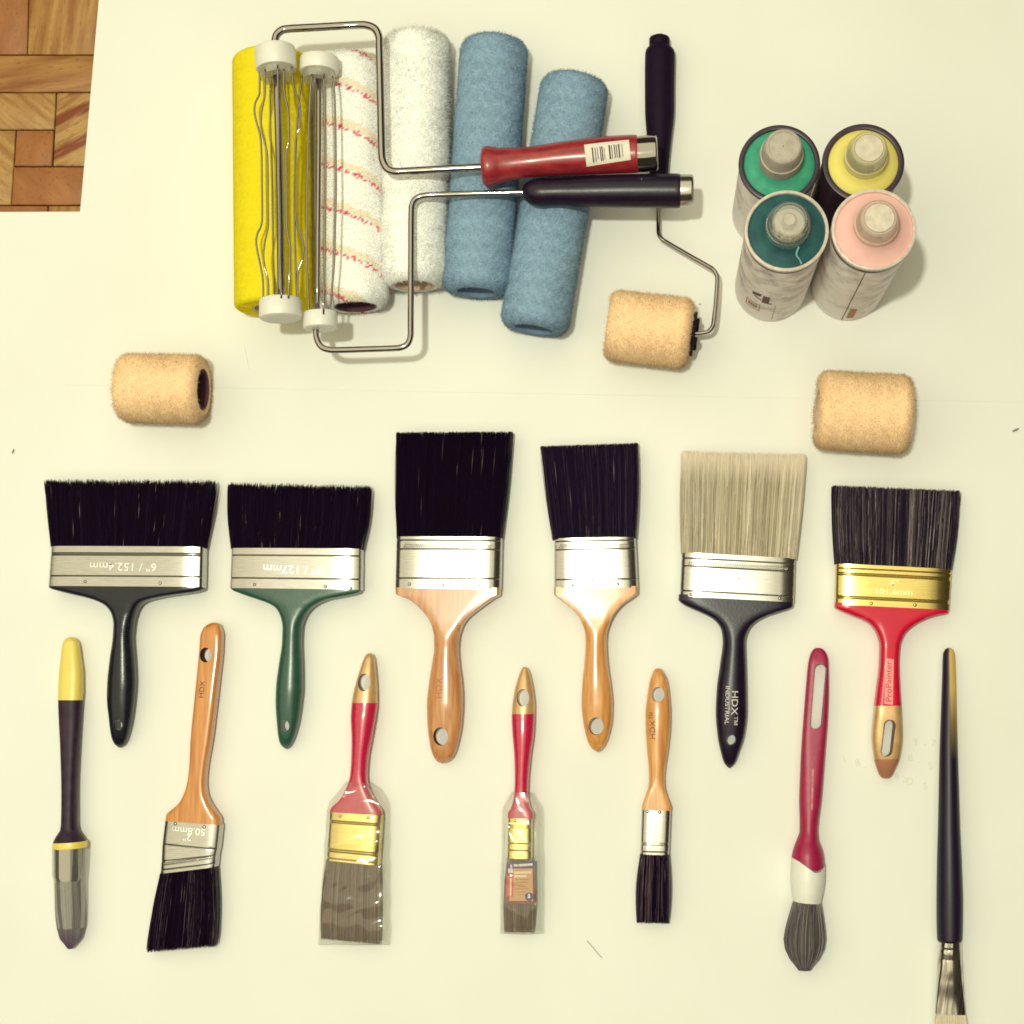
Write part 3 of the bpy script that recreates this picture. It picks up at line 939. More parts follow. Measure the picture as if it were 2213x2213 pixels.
fst = [(1375, 296, 371, 31, hz, 2, .05), (1381, 295.4, 371, 31, hz, 2, .05), (1412, 293.5, 368, 31, hz, 2, .05), (1418, 294, 367, 30.5, hz, 2, .05), (1421, 297, 364, 27, hz, 2, .05)]
part('end_ferrule', Loft(fst, horiz=True).geo(steps=20, seg=40), M['chrome'], f1)
bv = bvh_of(red_handle)
st_ = part('barcode_sticker', drape(quad_patch([(1262, 311), (1359, 300.5), (1363, 343), (1267, 355)], 0.098, 24, 16), bv, 0.0003), M['sticker'], red_handle)
bars = []
for u, wd, y0, y1 in ((.17, 2.6, .22, .90), (.23, 1.6, .24, .90), (.28, 1.2, .24, .8), (.345, 2.0, .22, .88), (.385, 2.2, .22, .88), (.43, 1.0, .3, .85), (.55, 3.2, .2, .86), (.60, 1.4, .22, .86), (.66, 2.0, .2, .84), (.705, 1.6, .22, .84), (.76, 2.8, .2, .86), (.83, 1.2, .22, .84)):
    def pt(a, b):
        tl, tr, br, bl = (1262, 311), (1359, 300.5), (1363, 343), (1267, 355)
        return tuple((tl[k] * (1 - a) + tr[k] * a) * (1 - b) + (bl[k] * (1 - a) + br[k] * a) * b for k in (0, 1))
    h = wd / 97 / 2
    bars.append(quad_patch([pt(u - h, y0), pt(u + h, y0), pt(u + h, y1), pt(u - h, y1)], 0.098, 1, 8))
part('barcode', drape(join(*bars), bv, 0.0010), M['bar_ink'], red_handle, smooth=None)

f2 = thing('paint_roller', 'straight wire cage paint roller with bent rod and black handle with steel end', 'paint roller', P(1320, 420, 0), 'cage paint rollers lying on the covers')
cage_cap(f2, (691, 124, Z2), (689.5, 157, Z2), 0.0181, (689, 174, Z2), 0.0150)
cage_cap(f2, (692.5, 712, Z2), (692, 676, Z2), 0.0155)
rod(f2, [(689, 150, Z2), (689, 300, Z2), (687, 500, Z2), (686, 690, Z2)], 0.0026, 'axle', sub=2)
for pts in (
    [(653, 165, 84), (646, 220, 85), (641, 290, 86), (637, 400, 86), (637, 500, 86), (639, 580, 85), (642, 640, 84), (650, 690, 82)],
    [(674, 160, 94), (669, 230, 97), (664, 400, 98), (663, 520, 98), (664, 590, 96), (668, 680, 92)],
    [(719, 165, 90), (724, 230, 92), (726, 400, 93), (724, 500, 93), (722, 570, 92), (712, 680, 88)],
    [(700, 160, 96), (703, 300, 100), (703, 450, 100), (699, 680, 94)],
    [(683, 160, 65), (681, 400, 62), (683, 680, 66)],
):
    wire(f2, pts)
rod(f2, [(682.5, 700, 80), (682.6, 717, 80), (684.6, 732, 80), (694, 749, 80), (712, 756, 80), (740, 756.4, 80), (800, 754.5, 79.5), (850, 752.8, 79), (868, 750.5, 79), (881, 743, 79), (887, 728, 79), (887.6, 700, 79), (888.2, 580, 78),
         (888.8, 465, 77), (891.5, 440, 77), (902, 427, 77), (925, 421.8, 77), (960, 420.5, 76.5), (1040, 418, 76), (1134, 415.8, 75), (1175, 415, 75)], 0.0028)
hz = 75
bst = [(1129, 408, 422, 6, hz, 2), (1131, 403, 427, 10, hz, 2), (1136, 397, 433, 16, hz, 2), (1146, 391, 440, 21, hz, 2), (1158, 387.5, 445, 24, hz, 2), (1172, 386, 446.5, 25, hz, 2), (1190, 386.5, 445, 24.5, hz, 2),
       (1206, 386, 444.5, 24.5, hz, 2), (1250, 382.5, 446.5, 26, hz, 2), (1290, 380, 447.5, 27.5, hz, 2), (1380, 377.5, 448, 29, hz, 2), (1464, 376.5, 448.5, 29.5, hz, 2), (1470, 378, 447.5, 28.5, hz, 2)]
part('handle', Loft(bst, horiz=True).geo(steps=60, seg=40), M['black'], f2)
est = [(1467, 378.5, 446, 28, hz, 2), (1473, 378, 446, 28, hz, 2), (1492, 378, 444.5, 27.5, hz, 2), (1497, 379, 443, 26.5, hz, 2), (1499, 383, 439, 23, hz, 2)]
part('end_ferrule', Loft(est, horiz=True).geo(steps=20, seg=40), M['steel'], f2)

f3 = thing('mini_paint_roller', 'small paint roller with slim black handle and thin zigzag wire arm', 'paint roller', P(1425, 250, 0))
mst = [(79, 1412, 1440, 14, 14, 2), (81, 1405, 1446, 16, 14, 2), (84, 1403, 1447.5, 17.5, 14, 2), (97, 1403, 1447.5, 18, 14, 2), (99.5, 1404, 1447, 18, 14, 2), (102, 1401.5, 1450, 19, 14, 2), (108, 1396.5, 1456, 22, 14, 2), (116, 1394.3, 1458.6, 24, 14, 2), (176, 1393.5, 1457.5, 25, 14, 2),
       (242, 1394, 1457, 25, 14, 2), (292, 1397.4, 1452, 23, 13.5, 2), (340, 1401, 1447, 21, 13, 2), (380, 1404, 1444, 18, 13, 2), (430, 1408, 1440, 15, 12, 2), (440, 1412, 1436, 11, 12, 2)]
part('handle', Loft(mst).geo(steps=70, seg=36), M['black_matte'], f3)
rod(f3, [(1424, 425, 12), (1423.5, 455, 12), (1423, 495, 13), (1424.5, 507, 13.5), (1430, 516, 14), (1440, 523, 14.5), (1485, 549.5, 20), (1530, 575, 26), (1542, 583.5, 28), (1549, 595, 29), (1550, 610, 30),
          (1547, 655, 31.5), (1543, 692, 31.5), (1540, 706, 31.5), (1533, 715, 31.5), (1522, 719, 31.5), (1505, 720.5, 31.5), (1490, 720, 31.5)], 0.0021, 'wire_arm')
ca, cb = P(1494, 721.5, 0.0315), P(1502, 722.4, 0.0315)
Lc = (cb - ca).length
cp = part('end_cap', lathe(ca, cb, [(0, 0.0195), (Lc * 0.75, 0.0205), (Lc, 0.0195), (Lc * 1.05, 0.008)], seg=32), M['black_matte'], f3)
for k in range(4):
    th = math.radians(40 + 90 * k)
    d = (cb - ca).normalized(); u = d.cross(Vector((0, 0, 1))).normalized(); w = d.cross(u)
    c = cb + (u * math.cos(th) + w * math.sin(th)) * 0.0125
    part('lug', lathe(c - d * 0.0006, c + d * 0.0030, [(0, 0.0036), (0.0028, 0.0034), (0.0034, 0.002)], seg=12), M['black_matte'], cp)

# ================================================================== SPRAY CANS
def spray_can(label, top, zr, body, rim, dome_m, cap, cap_top_r, cap_h, cap_m, nozzle_m, lift=0.005, rim_w=0.0022, top_m=None):
    c = P(top[0], top[1], zr)
    b = Vector((c.x, c.y, 0))
    up = lambda z: Vector((c.x, c.y, z))
    t = thing('spray_can', label, 'spray can', b, 'used spray paint cans standing in a block of four')
    R = 0.0328
    bd = part('body', lathe(up(0), up(zr), [(0, R * 0.93), (0.0012, R * 0.985), (0.004, R), (zr - 0.008, R), (zr - 0.0045, R * 0.975)], seg=64), body, t)
    part('rim', lathe(up(zr - 0.006), up(zr), [(0, R * 0.99), (0.0015, R + 0.0010), (0.0035, R + 0.0013), (0.0055, R + 0.0008), (0.0062, R - rim_w * 0.5), (0.0056, R - rim_w), (0.003, R - rim_w - 0.0002)], seg=64), rim, t)
    dm = part('dome', lathe(up(zr - 0.004), up(zr + 0.02), [(0.001, R - rim_w), (0.003, R - 0.0050), (0.0058, R - 0.0098), (0.0088, R - 0.0143), (0.0125, 0.0170), (0.0135, 0.0155)], seg=64), dome_m, t)
    z0 = zr + 0.0085 + lift
    ch = cap_h
    r0, r1 = 0.0168, cap_top_r
    # the cap is a hollow cup turned upside down: outer wall, domed roof, inner wall
    cp = part('spray_cap', lathe(up(z0), up(z0 + ch), [(-lift, r0 + 0.0008), (0, r0 + 0.0012), (0.0028, r0 + 0.001), (0.0034, r0), (ch - 0.004, r1 + 0.0012), (ch - 0.0012, r1 + 0.0002), (ch, r1 - 0.0012), (ch, r1 - 0.0022), (ch - 0.0009, r1 - 0.0026), (ch - 0.0009, r1 * 0.5), (ch - 0.0008, 0.0005),
              (ch - 0.0018, 0.0005), (ch - 0.0020, r1 - 0.003), (0.004, r0 - 0.0014), (-lift, r0 - 0.001)], seg=48, closed=True), cap_m, t, smooth=24)
    if top_m is not None:
        part('cap_top', lathe(up(z0 + ch - 0.0006), up(z0 + ch + 0.0006), [(0, r1 * 0.80), (0.0007, r1 * 0.79), (0.0008, 0.0004)], seg=40), top_m, cp)
    part('nozzle', lathe(up(z0), up(z0 + 0.016), [(-lift, 0.0125), (0.004, 0.0125), (0.005, 0.0062), (0.0145, 0.0058), (0.016, 0.0045)], seg=28), nozzle_m, t)
    return t, bd, c, R

def body_patch(bd, c, R, a0, a1, z0, z1, m, name='print', n=10, lift=0.00025, shear=0.0):
    """Printed patch wrapped on the can wall between angles a0..a1 (deg, 0=+x) and heights z0..z1 (m)."""
    vs, fs = [], []
    for i in range(n + 1):
        a = math.radians(a0 + (a1 - a0) * i / n)
        for z in (z0, z1):
            zz = z + shear * (i / n - 0.5)
            vs.append((c.x + math.cos(a) * (R + lift), c.y + math.sin(a) * (R + lift), zz))
    for i in range(n):
        fs.append((2 * i, 2 * i + 2, 2 * i + 3, 2 * i + 1))
    return part(name, (vs, fs), m, bd)

can_g, *_r = spray_can('bright green spray can with black rim and dusty grey cap behind the teal can', (1684.5, 353), 0.141, M['can_label_clean'], M['rim_black'], M['can_green'], None, 0.0142, 0.021, M['cap_grey'], M['nozzle'], lift=0.013, rim_w=0.0030)
can_y, *_r = spray_can('yellow spray can with a thick black rim standing behind the pink one', (1866, 351), 0.141, M['rim_black'], M['rim_black'], M['can_yellow'], None, 0.0142, 0.0185, M['cap_dust_yellow'], M['nozzle_blue'], lift=0.008, rim_w=0.0036, top_m=M['cap_top_grey'])
can_t, bdt, ct, Rt = spray_can('dark teal spray can with a white rim and a glassy clear cap', (1700, 498), 0.180, M['can_label'], M['rim_white'], M['can_teal'], None, 0.0148, 0.0165, M['cap_clear'], M['nozzle'], rim_w=0.0016)
can_p, bdp, cp_, Rp = spray_can('pale pink spray can with a white rim beside the teal one', (1889, 495), 0.180, M['can_label_clean'], M['rim_white'], M['can_pink'], None, 0.0145, 0.0165, M['cap_dust_pink'], M['nozzle'], rim_w=0.0018, top_m=M['cap_top_grey'])
# prints on the two front cans, seen on the wall that faces the lens
body_patch(bdt, ct, Rt, 180, 360, 0.1695, 0.1735, M['ink'], 'shoulder_band', 40)
body_patch(bdp, cp_, Rp, 150, 380, 0.167, 0.1735, M['rim_black'], 'shoulder_band', 48)
body_patch(bdt, ct, Rt, 247, 258, 0.066, 0.088, M['ink'], 'block_letter')
body_patch(bdt, ct, Rt, 257, 263, 0.066, 0.069, M['ink'], 'block_letter')
body_patch(bdt, ct, Rt, 229, 244, 0.080, 0.088, M['ink'], 'block_letter', shear=0.006)
body_patch(bdt, ct, Rt, 233, 246, 0.073, 0.0755, M['ink'], 'block_letter', shear=-0.004)
body_patch(bdt, ct, Rt, 222, 246, 0.0520, 0.0535, M['ink_faint'], 'logo_outline')
body_patch(bdt, ct, Rt, 222, 246, 0.0330, 0.0345, M['ink_faint'], 'logo_outline')
body_patch(bdt, ct, Rt, 221, 222.6, 0.033, 0.0535, M['ink_faint'], 'logo_outline')
body_patch(bdt, ct, Rt, 245.4, 247, 0.033, 0.0535, M['ink_faint'], 'logo_outline')
for k, (a0, a1) in enumerate(((226, 229), (230, 233), (234, 238), (239, 242))):
    body_patch(bdt, ct, Rt, a0, a1, 0.039, 0.048, M['ink_faint'], 'logo_letter')
body_patch(bdt, ct, Rt, 269, 270, 0.012, 0.062, M['ink_faint'], 'label_edge')
body_patch(bdp, cp_, Rp, 259, 260.4, 0.004, 0.167, M['ink'], 'label_seam')
body_patch(bdp, cp_, Rp, 265, 276, 0.014, 0.046, M['ink_faint'], 'text_block')
body_patch(bdp, cp_, Rp, 292, 303, 0.050, 0.0512, M['ink'], 'check_mark', shear=0.004)
body_patch(bdp, cp_, Rp, 279, 300, 0.060, 0.0606, M['ink_faint'], 'text_rule')
# dried run of pale paint on the teal can's dome
part('paint_drip', tube([P3(1727, 533, 190.5), P3(1722, 545, 188), P3(1722, 553, 186.5), P3(1728, 561, 184.5), P3(1732, 570, 182)], [0.0007, 0.0009, 0.0007, 0.0006, 0.0009], seg=8, sub=4), M['drip'], can_t)

# ================================================================== BRUSHES
BLACK = [alb(20, 3, 24), alb(26, 8, 30), alb(24, 6, 28), alb(38, 24, 42)]
BLACKCORE = alb(24, 4, 28)

def ferrule_rows(y0, l0, r0, y1, l1, r1, T, zc, n, sk0, sk1, grooves=(), depth=1.1, width=1.8, T1=None):
    rows = {}
    T1 = T if T1 is None else T1
    def at(y, dT=0.0, dx=0.0):
        u = (y - y0) / (y1 - y0)
        rows[round(y, 2)] = (y, l0 + (l1 - l0) * u + dx, r0 + (r1 - r0) * u - dx, T + (T1 - T) * u - dT, zc, n, sk0 + (sk1 - sk0) * u)
    at(y0); at(y1); at(y0 + 1.5); at(y1 - 1.5)
    for g in grooves:
        at(g - width); at(g, depth, 0.5); at(g + width)
    return [rows[k] for k in sorted(rows)]

def ferrule(parent, rows, material, rivets=(), rope=None, text=()):
    lf = Loft(rows, lin_interp=True)
    o = part('ferrule', lf.geo(steps=24, seg=48), material, parent, smooth=28)
    bv_ = bvh_of(o)
    top = (rows[0][4] + rows[0][3] / 2) * 0.001
    for x, y in rivets:
        p = P(x, y, top)
        z = drop(bv_, p, -0.0002) or top
        part('rivet', dome(Vector((p.x, p.y, z)), 0.0016, 0.0011), material, o, smooth=180)
    if rope:
        xa, xb, ya, yb, hh, cnt = rope
        geos = []
        for i in range(cnt):
            u = (i + 0.5) / cnt
            x = xa + (xb - xa) * u; y = ya + (yb - ya) * u
            a = P(x - 2.2, y + hh, top); b = P(x + 2.2, y - hh, top)
            za = drop(bv_, a, 0.0); zb = drop(bv_, b, 0.0)
            if za is None or zb is None:
                continue
            a.z = za + 0.0001; b.z = zb + 0.0001
            geos.append(tube([a, (a + b) / 2 + Vector((0, 0, 0.0003)), b], [0.0003, 0.00055, 0.0003], seg=6))
        part('crimp_band', join(*geos), material, o, smooth=180)
    for s, x, y, size, ang, sq in text:
        g = text_geo(s, size, P(x, y, top), ang, extrude=0.0, squeeze=sq)
        g = drape(g, bv_, 0.0004)
        part('embossed_lettering', g, M['lit_emboss_brass'] if material is M['brass'] else M['lit_emboss_steel'], o, smooth=None)
    return o
M['streaky_steel'] = mat('streaky_steel', (0.66, 0.63, 0.58), (0.30, 0.26, 0.25), scale=1, stretch=(420, 26, 30), rot=8, contrast=(0.46, 0.62), metal=1, rough=0.16)
M['lit_emboss_steel'] = mat('lit_emboss_steel', (0.70, 0.69, 0.66), metal=1, rough=0.45)  # brighter copy of the ferrule steel: catch-light of raised letters put into the colour
M['lit_emboss_brass'] = mat('lit_emboss_brass', (0.93, 0.82, 0.44), metal=1, rough=0.5)  # same for brass: letters painted lighter as if their relief caught light

GB = 'wide flat brushes in the upper row, bristles up'
GS = 'narrow brushes in the lower row, bristles down'

# --- 1: six inch, black-green handle
b1 = thing('paint_brush', 'widest black bristle brush with a blackish green handle, far left of the upper row', 'paint brush', P(264, 1300, 0), GB)
fr = ferrule_rows(1183, 110, 449, 1269, 104, 447, 25, 13.5, 6, .013, .013, (1198, 1202, 1247))
ferrule(b1, fr, M['steel'], [(184, 1257), (346, 1260)], None, [('6" / 152.4mm', 266, 1224, 0.0072, 178.5, 1.15)])
add_bristles(b1, [(1046, 100, 466, 19, 12, 5, .011), (1100, 104, 460, 21, 13, 5, .012), (1184, 110, 448, 22, 13.5, 5, .013)], 1184, 1047, 3200, BLACK, BLACKCORE, rad=0.0004, tipjit=9)
h = [(1265, 104, 446, 22, 14, 6, .013), (1272, 105, 446, 22, 14, 6, .012), (1280, 132, 428, 22, 14, 6, .008), (1290, 180, 366, 21.5, 14, 5.5, 0), (1300, 212, 321, 21, 14, 5, 0), (1310, 230, 305, 20.5, 14, 4, 0), (1329, 243, 295, 20, 13.5, 3, 0),
     (1348, 246.5, 290, 20, 13.5, 2.4, 0), (1378, 245, 287.5, 20, 13, 2.2, 0), (1427, 238, 291, 20.5, 12.5, 2.2, 0), (1476, 233, 293, 21, 12, 2.2, 0), (1506, 232, 291, 20.5, 11.5, 2.2, 0), (1551, 236, 286, 18, 10.5, 2.4, 0), (1594, 242, 277, 13, 8, 2.6, 0), (1608, 248, 271, 9, 6, 2.4, 0), (1615.5, 257, 263, 3, 5, 2, 0)]
hd = part('handle', Loft(h).geo(steps=70, seg=40), M['black_green'], b1); cut_hole(hd, 262, 1566, 8.5, 12, 10, wall=None)

# --- 2: five inch, green handle
b2 = thing('paint_brush', 'wide black bristle brush with a bottle green plastic handle', 'paint brush', P(630, 1300, 0), GB)
fr = ferrule_rows(1187, 500, 787, 1274, 497, 786, 23, 12.5, 6, .014, .02, (1202.6, 1252))
ferrule(b2, fr, M['steel'], [(550, 1263), (703, 1267.5), (757, 1271.5)], None, [('5" / 127mm', 632, 1230, 0.0072, 177.5, 1.15)])
add_bristles(b2, [(1052, 496, 803, 17, 11, 5, .030), (1110, 495, 799, 20, 12, 5, .018), (1188, 499, 787, 20, 12.5, 5, .014)], 1188, 1056, 2600, BLACK, BLACKCORE, rad=0.0004, tipjit=9)
h = [(1270, 496, 784, 20, 13, 6, .02), (1277, 500, 783, 20, 13, 6, .018), (1285, 522, 768, 20, 13, 6, .01), (1297, 561, 712, 20, 13, 5.5, 0), (1305, 582, 692, 20, 13, 5, 0), (1315, 597, 676, 19.5, 13, 4, 0), (1332, 606.5, 662, 19.5, 13, 3, 0), (1355, 611, 653.5, 19.5, 13, 2.3, 0),
     (1388, 610, 652, 19.5, 12.5, 2.2, 0), (1437, 603, 654, 20, 12, 2.2, 0), (1486, 597, 654.5, 20.5, 12, 2.2, 0), (1516, 596, 652, 20, 11.5, 2.2, 0), (1565, 599, 645, 17, 10, 2.4, 0), (1602, 604, 634, 13, 8, 2.6, 0), (1612, 609, 629, 9, 6, 2.4, 0), (1618.5, 617, 622, 3, 5, 2, 0)]
hd = part('handle', Loft(h).geo(steps=70, seg=40), M['green'], b2); cut_hole(hd, 620, 1568, 9.5, 12.5, 10, wall=None)

# --- 3: four inch, pale wood
b3 = thing('paint_brush', 'tall black bristle brush with pale varnished wood handle', 'paint brush', P(960, 1300, 0), GB)
fr = ferrule_rows(1162, 857, 1087, 1274, 854, 1084, 23, 12, 5, .014, .012, (1170, 1189, 1251.5))
ferrule(b3, fr, M['steel'], [(884.5, 1262), (957, 1263.5), (1036, 1266)], (872, 1062, 1179, 1182, 4.5, 40), [('4"', 963, 1211, 0.0068, 0, 1.1), ('101.6mm', 958, 1231, 0.0062, 0, 1.1)])
add_bristles(b3, [(938, 856, 1109, 14, 11, 6, .006), (1050, 857, 1098, 18, 12, 6, .010), (1164, 857, 1087, 20, 12, 6, .014)], 1164, 939, 2600, BLACK[:3], BLACKCORE, rad=0.00036, tipjit=3, fray=0.008)
h = [(1271, 854, 1083, 20, 12.5, 14, .012), (1285, 855, 1083, 20, 12.5, 14, .012), (1294, 880, 1070, 20, 12.5, 14, 0), (1314, 906, 1042, 20, 12.5, 14, 0), (1340, 926.6, 1011, 20, 12.5, 12, 0), (1362, 935.5, 998, 20.5, 12.5, 4.5, 0), (1378, 938, 993, 21, 12.5, 2.6, 0), (1402, 938, 991, 21, 12, 2.2, 0),
     (1436, 933, 993.5, 21.5, 12, 2.2, 0), (1480, 926.6, 999, 22, 12, 2.2, 0), (1519, 922.7, 1000.5, 22, 12, 2.2, 0), (1558, 923.5, 998.5, 20, 11.5, 2.3, 0), (1609, 929, 990, 16, 9.5, 2.5, 0), (1635, 937, 980.5, 12, 8, 2.6, 0), (1646, 945, 970, 7, 6, 2.4, 0), (1649.5, 953, 960, 3, 5.5, 2, 0)]
hd = part('handle', Loft(h).geo(steps=70, seg=40), M['wood_pale'], b3); cut_hole(hd, 955, 1591, 16, 19.5, 10)
part('stamp', drape(text_geo('HDX', 0.0062, P(949, 1487, 0.022), 90), bvh_of(hd), 0.0002), M['ink_faint'], hd, smooth=None)

# --- 4: three inch, honey wood
b4 = thing('paint_brush', 'black bristle brush with honey wood handle, its steel ferrule and neck glaring brightly', 'paint brush', P(1290, 1300, 0), GB)
fr = ferrule_rows(1164, 1198, 1374, 1272, 1198, 1379, 22, 11.5, 5, -.006, 0, (1171, 1189, 1253.5))
ferrule(b4, fr, M['steel'], [(1238, 1264.5), (1335, 1262.6)], (1208, 1360, 1180, 1179, 4.5, 32))
add_bristles(b4, [(966, 1169, 1379, 13, 10.5, 6, -.020), (1060, 1182, 1377, 17, 11.5, 6, -.012), (1166, 1194, 1375, 19, 11.5, 6, -.006)], 1166, 966, 2300, [alb(30, 14, 38), alb(40, 30, 48), alb(34, 20, 42), alb(70, 58, 62)], alb(28, 12, 36), rad=0.00036, tipjit=3, fray=0.008)
h = [(1269, 1197, 1378, 19, 12, 14, 0), (1284, 1197, 1378, 19, 12, 14, 0), (1294, 1208, 1366, 19, 12, 14, 0), (1308, 1226, 1346, 19, 12, 14, 0), (1332, 1250, 1326, 19, 12, 12, 0), (1352, 1259.5, 1317, 19.5, 12, 4.5, 0), (1368, 1264, 1312.5, 20, 12, 2.6, 0), (1389, 1265, 1311, 20, 12, 2.2, 0), (1428, 1263, 1313, 20.5, 12, 2.2, 0), (1480, 1258, 1320, 21, 12, 2.2, 0),
     (1519, 1256.5, 1324, 21, 11.5, 2.2, 0), (1552, 1259, 1323, 19.5, 11, 2.3, 0), (1596, 1268, 1314, 14, 9, 2.5, 0), (1614, 1276, 1306, 10, 7, 2.5, 0), (1622, 1284, 1299, 6, 6, 2.3, 0), (1625, 1290, 1294, 3, 5.5, 2, 0)]
hd = part('handle', Loft(h).geo(steps=70, seg=40), M['wood_honey'], b4); cut_hole(hd, 1289, 1569, 16, 19, 10)

# --- 5: four inch, tan bristles, black handle
b5 = thing('paint_brush', 'brush with long pale tan bristles and a black plastic handle', 'paint brush', P(1590, 1330, 0), GB)
fr = ferrule_rows(1202, 1473, 1719, 1296.5, 1469, 1716, 22, 12, 5, .0465, .05, (1214, 1231, 1284))
ferrule(b5, fr, M['steel'], [(1494, 1284), (1685, 1293)], (1487, 1704, 1217.5, 1228.5, 4.5, 44), [('4"', 1599, 1247, 0.0068, -2.8, 1.1), ('101.6mm', 1598, 1263.5, 0.0058, -2.8, 1.1)])
TANB = [alb(160, 148, 110), alb(184, 174, 130), alb(206, 196, 148), alb(220, 212, 162), alb(238, 232, 186)]
add_bristles(b5, [(986, 1474, 1741, 12, 11, 6, .018), (1090, 1473, 1731, 17, 12, 6, .03), (1203, 1472, 1721, 19, 12, 6, .0465)], 1203, 990, 3200, TANB, alb(196, 176, 128), rad=0.00038, tipjit=8, fray=0.012, past=6, clump=0.6, core_back=26, tip_colour=alb(246, 236, 188), tip_from=0.74)
h = [(1292, 1467, 1714, 20, 12.5, 6, .05), (1304, 1466, 1714, 20, 12.5, 6, .05), (1312, 1478, 1704, 20, 12.5, 6, .035), (1322, 1506, 1682, 20, 12.5, 6, .012), (1330, 1526, 1660, 20, 12.5, 5.5, 0), (1343, 1546, 1635, 20, 12.5, 4.5, 0), (1362, 1558.5, 1618, 20, 12.5, 3, 0), (1386, 1561.6, 1611, 20, 12.5, 2.3, 0), (1435, 1556, 1612.6, 20.5, 12, 2.2, 0), (1487, 1549, 1614, 21, 12, 2.2, 0),
     (1539, 1546.6, 1614.5, 21, 11.5, 2.2, 0), (1590, 1550.5, 1608.7, 18, 10.5, 2.3, 0), (1627, 1558, 1597, 14, 8.5, 2.5, 0), (1650, 1565.5, 1588, 9, 6.5, 2.5, 0), (1659.5, 1574, 1579, 3, 5, 2, 0)]
hd = part('handle', Loft(h).geo(steps=70, seg=40), M['black'], b5); cut_hole(hd, 1578.5, 1598, 11, 11.5, 10, wall=None)
bv_ = bvh_of(hd)
part('lettering', drape(text_geo('HDX\u2122', 0.0056, P(1587, 1531, 0.024), -92, squeeze=1.25), bv_, 0.0002), M['print_white'], hd, smooth=None)
part('lettering', drape(text_geo('INDUSTRIAL', 0.0036, P(1571.5, 1524, 0.024), -92, squeeze=1.2), bv_, 0.0002), M['print_white'], hd, smooth=None)

# --- 6: four inch, gold ferrule, red handle
b6 = thing('paint_brush', 'brush with streaky grey black bristles, gold ferrule and bright red handle', 'paint brush', P(1925, 1340, 0), GB)
fr = ferrule_rows(1225.5, 1804, 2057, 1313.5, 1802, 2052, 21, 11.5, 5, .043, .044, (1235, 1245, 1249, 1295, 1299))
ferrule(b6, fr, M['brass'], [(1882.7, 1304), (1977.5, 1307.5)], None, [('4"', 1932, 1261, 0.0062, -2.5, 1.1), ('101.6mm', 1931, 1279.5, 0.0052, -2.5, 1.2)])
GREYB = [alb(34, 20, 38), alb(40, 28, 44), alb(58, 48, 54), alb(98, 88, 80), alb(158, 148, 122)]
add_bristles(b6, [(1060, 1799, 2073, 14, 10.5, 5, .035), (1140, 1801, 2066, 18, 11, 5, .04), (1226, 1803, 2057, 18.5, 11.5, 5, .043)], 1226, 1061, 2800, GREYB, alb(40, 28, 42), rad=0.00048, tipjit=5, fray=0.015, clump=0.6)
h = [(1309, 1802, 2051, 19, 12, 6, .044), (1319, 1802, 2050, 19, 12, 6, .044), (1326, 1822, 2032, 19, 12, 6, .02), (1336, 1852, 2005, 19, 12, 6, 0), (1347, 1875, 1982, 19, 12, 5.5, 0), (1370, 1893, 1955, 19.5, 12, 5, 0), (1396, 1900, 1945, 19.5, 12, 4.5, 0), (1435, 1899, 1942.5, 20, 12, 4.5, 0), (1487, 1893, 1944.6, 20, 11.5, 4.5, 0), (1539, 1887, 1948, 20, 11, 4.5, 0),
     (1590, 1883, 1950, 18, 10.5, 4, 0), (1634, 1887.5, 1945, 15, 9.5, 3.5, 0), (1662, 1895, 1934.5, 11, 8, 3, 0), (1678, 1902.5, 1926.5, 8, 6.5, 2.5, 0), (1682, 1908, 1921, 5, 6, 2.3, 0)]
lf = Loft(h)
hd = part('handle', lf.geo(1309, 1525, steps=50, seg=40), M['red'], b6)
tp = part('handle_tip', lf.geo(1525, 1640, steps=40, seg=40), M['gold_paint'], b6); cut_hole(tp, 1916, 1594.5, 13, 13, 10, slot=27, lean=3, wall='bore_bronze')
part('tip_end', lf.geo(1640, 1682, steps=20, seg=40), M['bronze_tip'], b6)
bv_ = bvh_of(hd)
sk = part('name_sticker', drape(quad_patch([(1913.5, 1422.5), (1931, 1425), (1929.5, 1523), (1911, 1521)], 0.021, 6, 12), bv_, 0.00025), M['sticker_salmon'], hd)
part('lettering', drape(text_geo('ProPainter', 0.0052, P(1921, 1473, 0.022), 89, squeeze=1.12), bv_, 0.0005), M['ink_red'], hd, smooth=None)

# --- 7: yellow and black sash brush in clear sleeve
b7 = thing('sash_brush', 'slim brush with yellow ended dark handle and a clear plastic sleeve over its tip', 'sash brush', P(148, 1700, 0), GS)
h = [(1376.5, 152, 157, 4, 9, 2), (1380, 143, 164, 9, 9, 2.2), (1388, 137, 170, 12, 9.5, 2.4), (1424, 132, 175.5, 15, 10, 2.4), (1458, 128.5, 179.5, 16.5, 10, 2.4), (1497, 127, 179.5, 18, 10.5, 2.4), (1517, 127, 177, 18, 11, 2.4), (1556, 128.5, 174.5, 17, 11, 2.6), (1615, 131.5, 170.6, 16, 11.5, 2.6), (1713, 134, 166, 15, 12.5, 2.4), (1778, 133, 165.7, 15, 13, 2.2), (1794, 131, 168, 16, 13.5, 2.2), (1808, 122, 178, 22, 13.5, 2.1), (1821, 116, 186, 27, 14, 2)]
lf = Loft(h)
part('handle_end', lf.geo(1376.5, 1513, steps=40, seg=36), M['yellow'], b7)
part('handle', lf.geo(1513, 1821, steps=50, seg=36), M['aubergine'], b7)
